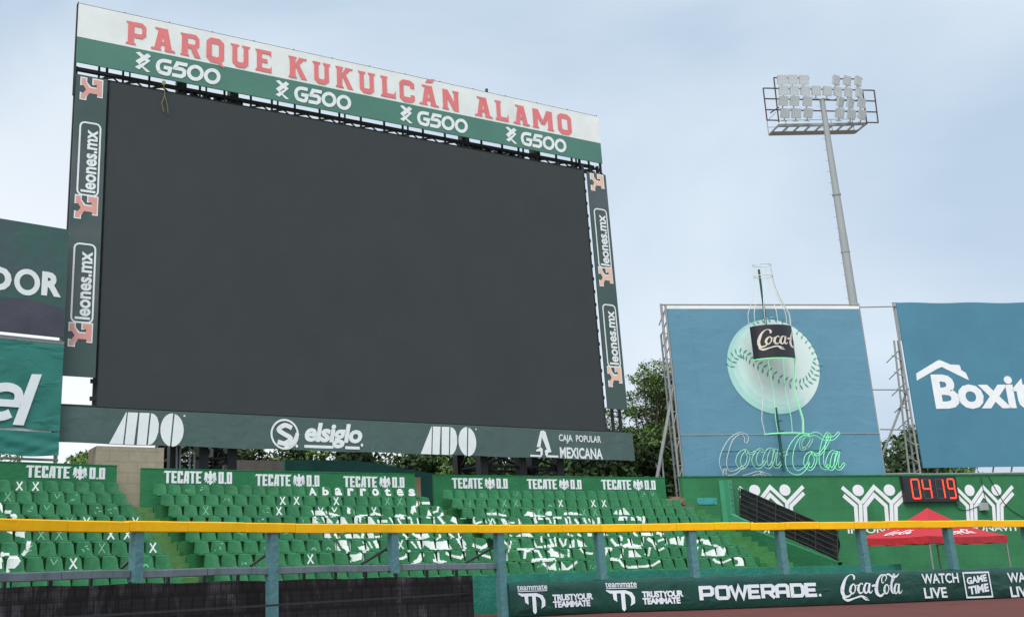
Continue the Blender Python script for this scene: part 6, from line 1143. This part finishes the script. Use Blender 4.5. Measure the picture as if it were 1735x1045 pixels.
# padded low wall with the printed banner
wb0 = FB.uv(856, 1010)[0]; wb1 = uL[12]
pw = thing('padded_wall', FB.pt(uL[8], 0), 'low padded outfield wall wrapped in a dark green sponsor banner', 'wall')
mb = MB(); zt_ = lambda u: .90 + .05 * min(1, max(0, (u - wb0) / (uL[11] - wb0)))
def bw(i, j):
    u = wb0 + (wb1 - wb0) * i; k = [(.17, .03), (.20, .12), (.205, .3), (.205, .5), (.205, .68), (.20, .80), (.16, .9), (.0, .93), (-.06, .90)]; w_, f = k[round(j * 8)]
    v = f * zt_(u) / .93; return FB.pt(u, v + (.012 * math.sin(u * 3.1) + .008 * math.sin(u * 7.3)) * (1 if j > .7 else 0), w_ + .006 * math.sin(u * 4) * (f < .9))
mb.grid(bw, 220, 8); mb.face([bw(0, k / 8) for k in range(9)] + [FB.pt(wb0, .03, -.06)]); bano = mb.build('banner', M['ban'], pw, smooth=True)
mb = MB(); mb2 = MB()
u = wb0
while u < wb1 - 2: mb.box(FB, u, u + 1.98, 0, .4, -.05, .02); u += 2
mb.build('base', M['black'], pw)
WPT = .225
fuv = lambda x, y: FB.uv(x, y, WPT)
def onban(s, xa, xb, yt, yb, name='lettering', **k):
    xm = (xa + xb) / 2; sl = -.032 if xm < 1400 else -.024
    a = fuv(xa, (yt + yb) / 2 - (xm - xa) * sl)[0]; c = fuv(xb, (yt + yb) / 2 + (xb - xm) * sl)[0]; v1 = fuv(xm, yt)[1]; v0 = fuv(xm, yb)[1]
    polys = s if isinstance(s, list) else text(s, **k)
    return decal(name, fit(polys, a, c, v0, v1), FB, M['ink'], bano, WPT, .0006 if isinstance(s, list) else 0)
def tm():
    P = ribbon([(0, .98), (.16, .90), (.72, .90), (.92, .80), (1.0, .62), (1.0, .36)], [.05, .14, .14, .15, .15, .12]); 
    P += ribbon([(.30, .86), (.34, .44), (.30, .30)], [.15, .15, .03]) if False else [[(.24, .86), (.39, .86), (.39, .44), (.26, .55)]]
    P += [[(.55, .86), (.70, .86), (.70, .10), (.63, .0), (.55, .10)]]; P += [[(.92, .5), (1.07, .5), (1.06, .36), (.88, .24), (.92, .40)]]; return P
for dx, dk in ((0, 0), (151.5, -5)):
    onban('teammate', 875.5 + dx, 927 + dx * .997, 990 + dk, 999 + dk, bold=.015); onban([[(0, 0), (1, .0), (1, 1), (0, 1)]], 877 + dx, 927 + dx, 1000 + dk, 1001.2 + dk); onban(tm(), 878 + dx, 924 + dx, 1003 + dk, 1040 + dk, 'emblem')
    onban('TRUSTYOUR', 936 + dx, 1006 + dx, 1005 + dk, 1016 + dk, bold=.05, spacing=.92); onban('TEAMMATE', 937 + dx, 1001 + dx, 1016.5 + dk, 1027.5 + dk, bold=.05, spacing=.92)
def powerade():
    w_ = .25; P = []; x = 0
    def A(pts, c=False): P.extend(ribbon([(x + a, b2) for a, b2 in pts], w_, c))
    A([(.1, 0), (.1, .9), (.75, .9), (.85, .8), (.85, .48), (.75, .38), (.2, .38)]); x += 1.05
    A([(.2, .1), (.1, .2), (.1, .8), (.2, .9), (.75, .9), (.85, .8), (.85, .2), (.75, .1)], True); x += 1.0
    A([(.05, 1), (.32, .1), (.58, .88), (.84, .1), (1.1, 1)]); x += 1.2
    A([(.8, .1), (.1, .1), (.1, .9), (.8, .9)]); A([(.2, .5), (.72, .5)]); x += .9
    A([(.1, 0), (.1, .9), (.75, .9), (.85, .8), (.85, .52), (.75, .42), (.2, .42)]); A([(.5, .42), (.9, 0)]); x += 1.0
    A([(.1, 0), (.1, .8), (.25, .9), (.75, .9), (.85, .8), (.85, 0)]); A([(.2, .40), (.75, .40)]); x += 1.05
    A([(.1, .1), (.1, .9), (.72, .9), (.85, .76), (.85, .24), (.72, .1)], True); x += 1.0
    A([(.8, .1), (.1, .1), (.1, .9), (.8, .9)]); A([(.2, .5), (.72, .5)]); x += .92
    P.append([(x, 0), (x + .16, 0), (x + .16, .18), (x, .18)]); return P
onban(powerade(), 1184, 1390, 986, 1017)
onban(script_polys(), 1423, 1528, 971, 1017)
onban('WATCH', 1562, 1624, 970.5, 987.5, bold=.025); onban('LIVE', 1566, 1604.5, 994.5, 1012.5, bold=.025)
onban('WATCH', 1707, 1770, 968.5, 985.5, bold=.025); onban('LIVE', 1712, 1750, 992.5, 1010.5, bold=.025)
a, c = fuv(1634, 990)[0], fuv(1679, 989)[0]; v1, v0 = fuv(1656, 968)[1], fuv(1656, 1012)[1]
decal('emblem', ribbon([(a + .02, v0 + .02), (c - .02, v0 + .02), (c - .02, v1 - .02), (a + .02, v1 - .02)], .05, True), FB, M['ink'], bano, WPT, .0005)
sk = lambda polys: [[(x, y + (x - a) * .10) for x, y in q] for q in polys]
decal('lettering', sk(fit(text('GAME', .045), a + .12, c - .13, (v0 + v1) / 2 + .0, v1 - .17)), FB, M['ink'], bano, WPT, 0); decal('lettering', sk(fit(text('TIME', .045), a + .14, c - .12, v0 + .08, (v0 + v1) / 2 - .06)), FB, M['ink'], bano, WPT, 0)

# ------------------------------------------------------------------ trees
def crown(clumps, n, leaf, seed, flat=1.0):
    rnd = random.Random(seed); mb = MB()
    for (cx_, cy_, cz_, rx, ry, rz_) in clumps:
        k = int(n * (rx * ry * rz_) ** .45)
        for _ in range(k):
            while True:
                a = Vector((rnd.uniform(-1, 1), rnd.uniform(-1, 1), rnd.uniform(-1, 1)))
                if .3 < a.length < 1: break
            a = a.normalized() * (a.length ** .5)
            p = Vector((cx_ + a.x * rx, cy_ + a.y * ry, cz_ + a.z * rz_)) + Vector((rnd.gauss(0, .12), rnd.gauss(0, .12), rnd.gauss(0, .08)))
            d = Vector((rnd.gauss(0, 1), rnd.gauss(0, 1), rnd.gauss(0, flat))).normalized(); x = d.orthogonal().normalized(); y = d.cross(x); t = rnd.uniform(0, 6.28); x, y = x * math.cos(t) + y * math.sin(t), y * math.cos(t) - x * math.sin(t)
            s_ = leaf * rnd.uniform(.6, 1.4); mb.face([p - x * s_, p - y * s_ * .45, p + x * s_, p + y * s_ * .45])
    return mb
def tree(name, P, h, w, kind, seed, label, group, lm, n=260, leaf=.16):
    rnd = random.Random(seed); root = thing(name, P, label, 'tree', group); P = Vector(P)
    cl = []; limbs = []
    if kind == 'flat':
        for k in range(34):
            a = rnd.uniform(0, 6.28); t = rnd.random() ** .8; z = h * (.36 + .62 * t) + rnd.uniform(-.3, .1); r = w * (rnd.random() ** .6) * (1.05 if t < .65 else 1.05 - 1.5 * (t - .65)); z -= r * .15
            cl.append((P.x + r * math.cos(a), P.y + r * math.sin(a), P.z + z, rnd.uniform(.5, 1.2), rnd.uniform(.5, 1.2), rnd.uniform(.16, .42)))
    else:
        for k in range(18):
            a = rnd.uniform(0, 6.28); r = w * rnd.uniform(.0, .85); z = h * (.32 + .62 * rnd.random()); r *= 1.1 - .5 * abs(z / h - .55) * 2; cl.append((P.x + r * math.cos(a), P.y + r * math.sin(a), P.z + z, rnd.uniform(.7, 1.5), rnd.uniform(.7, 1.5), rnd.uniform(.55, 1.1)))
    crown(cl, n, leaf, seed, 2.6 if kind == 'flat' else 1.0).build('crown', lm, root)
    mb = MB(); mb.path([P, P + Vector((.1, 0, h * .25)), P + Vector((-.05, .1, h * .45))], .22, 8)
    for c in cl: mb.tube(P + Vector((0, 0, h * rnd.uniform(.2, .45))), Vector(c[:3]), .09, 5, .03)
    mb.build('trunk', M['bark'], root)
    return root
def treeat(px, pytop, Y, **k):
    p = aty(px, pytop, Y); h = p.z; return tree(k.pop('name', 'tree'), (p.x, p.y, 0), h, k.pop('w'), k.pop('kind'), k.pop('seed'), k.pop('label'), k.pop('group', 'trees behind the stand'), k.pop('lm'), **k)
treeat(1082, 612, 54, w=2.6, kind='flat', seed=3, label='tall feathery tree with light green layered foliage right of the scoreboard', lm=M['leaf1'], n=1400, leaf=.075)
treeat(1128, 650, 56, w=2.4, kind='flat', seed=11, label='feathery tree partly behind the left pipe frame of the cola billboard', lm=M['leaf1'], n=1300, leaf=.075)
treeat(1050, 690, 52, w=2.4, kind='flat', seed=5, label='shorter feathery tree below the right side banner of the scoreboard', lm=M['leaf3'], n=1100, leaf=.085)
for i, (px, py, Y, w_, lb_) in enumerate(((1128, 722, 60, 2.6, 'dark dense tree low in the gap between scoreboard and cola billboard'), (1085, 745, 52, 2.4, 'dark bushy tree behind the right end of the lower banner'), (1010, 745, 50, 2.6, 'dark tree under the right part of the scoreboard'), (945, 752, 51, 2.4, 'leafy green bush tree beside the right support tower'), (860, 750, 53, 2.6, 'dark tree behind the right support tower'), (770, 745, 53, 2.8, 'dark tree under the middle of the scoreboard'), (690, 742, 54, 2.8, 'dark tree above the curved teal wall'), (610, 742, 54, 2.8, 'dark tree above the left of the teal wall'), (530, 738, 55, 2.8, 'dark tree above the junction of the two fences'), (450, 740, 55, 2.8, 'dark tree above the grey board fence'), (390, 742, 55, 2.2, 'dark tree beside the left support tower'), (330, 760, 56, 2.2, 'dark tree behind the left support tower'))):
    treeat(px, py, Y, w=w_, kind='round', seed=20 + i, label=lb_, lm=M['leaf3'] if i in (3, 5, 8) else M['leaf2'], n=330, leaf=.17)
for i, (px, py, Y, w_, lb_, lm_) in enumerate(((1512, 722, 60, 2.8, 'dark green tree in the gap between the two blue billboards', 'leaf2'), (1560, 735, 62, 2.4, 'dark tree behind the lower left corner of the storage billboard', 'leaf3'), (128, 776, 75, 1.6, 'small distant tree left of the concrete pillar', 'leaf3'), (148, 770, 80, 1.8, 'small distant tree touching the concrete pillar', 'leaf3'), (70, 775, 78, 2.2, 'small distant tree under the teal billboard', 'leaf3'), (20, 770, 78, 2.2, 'small distant tree at the far left under the teal billboard', 'leaf3'))):
    treeat(px, py, Y, w=w_, kind='round', seed=60 + i, label=lb_, lm=M[lm_], n=330, leaf=.17)
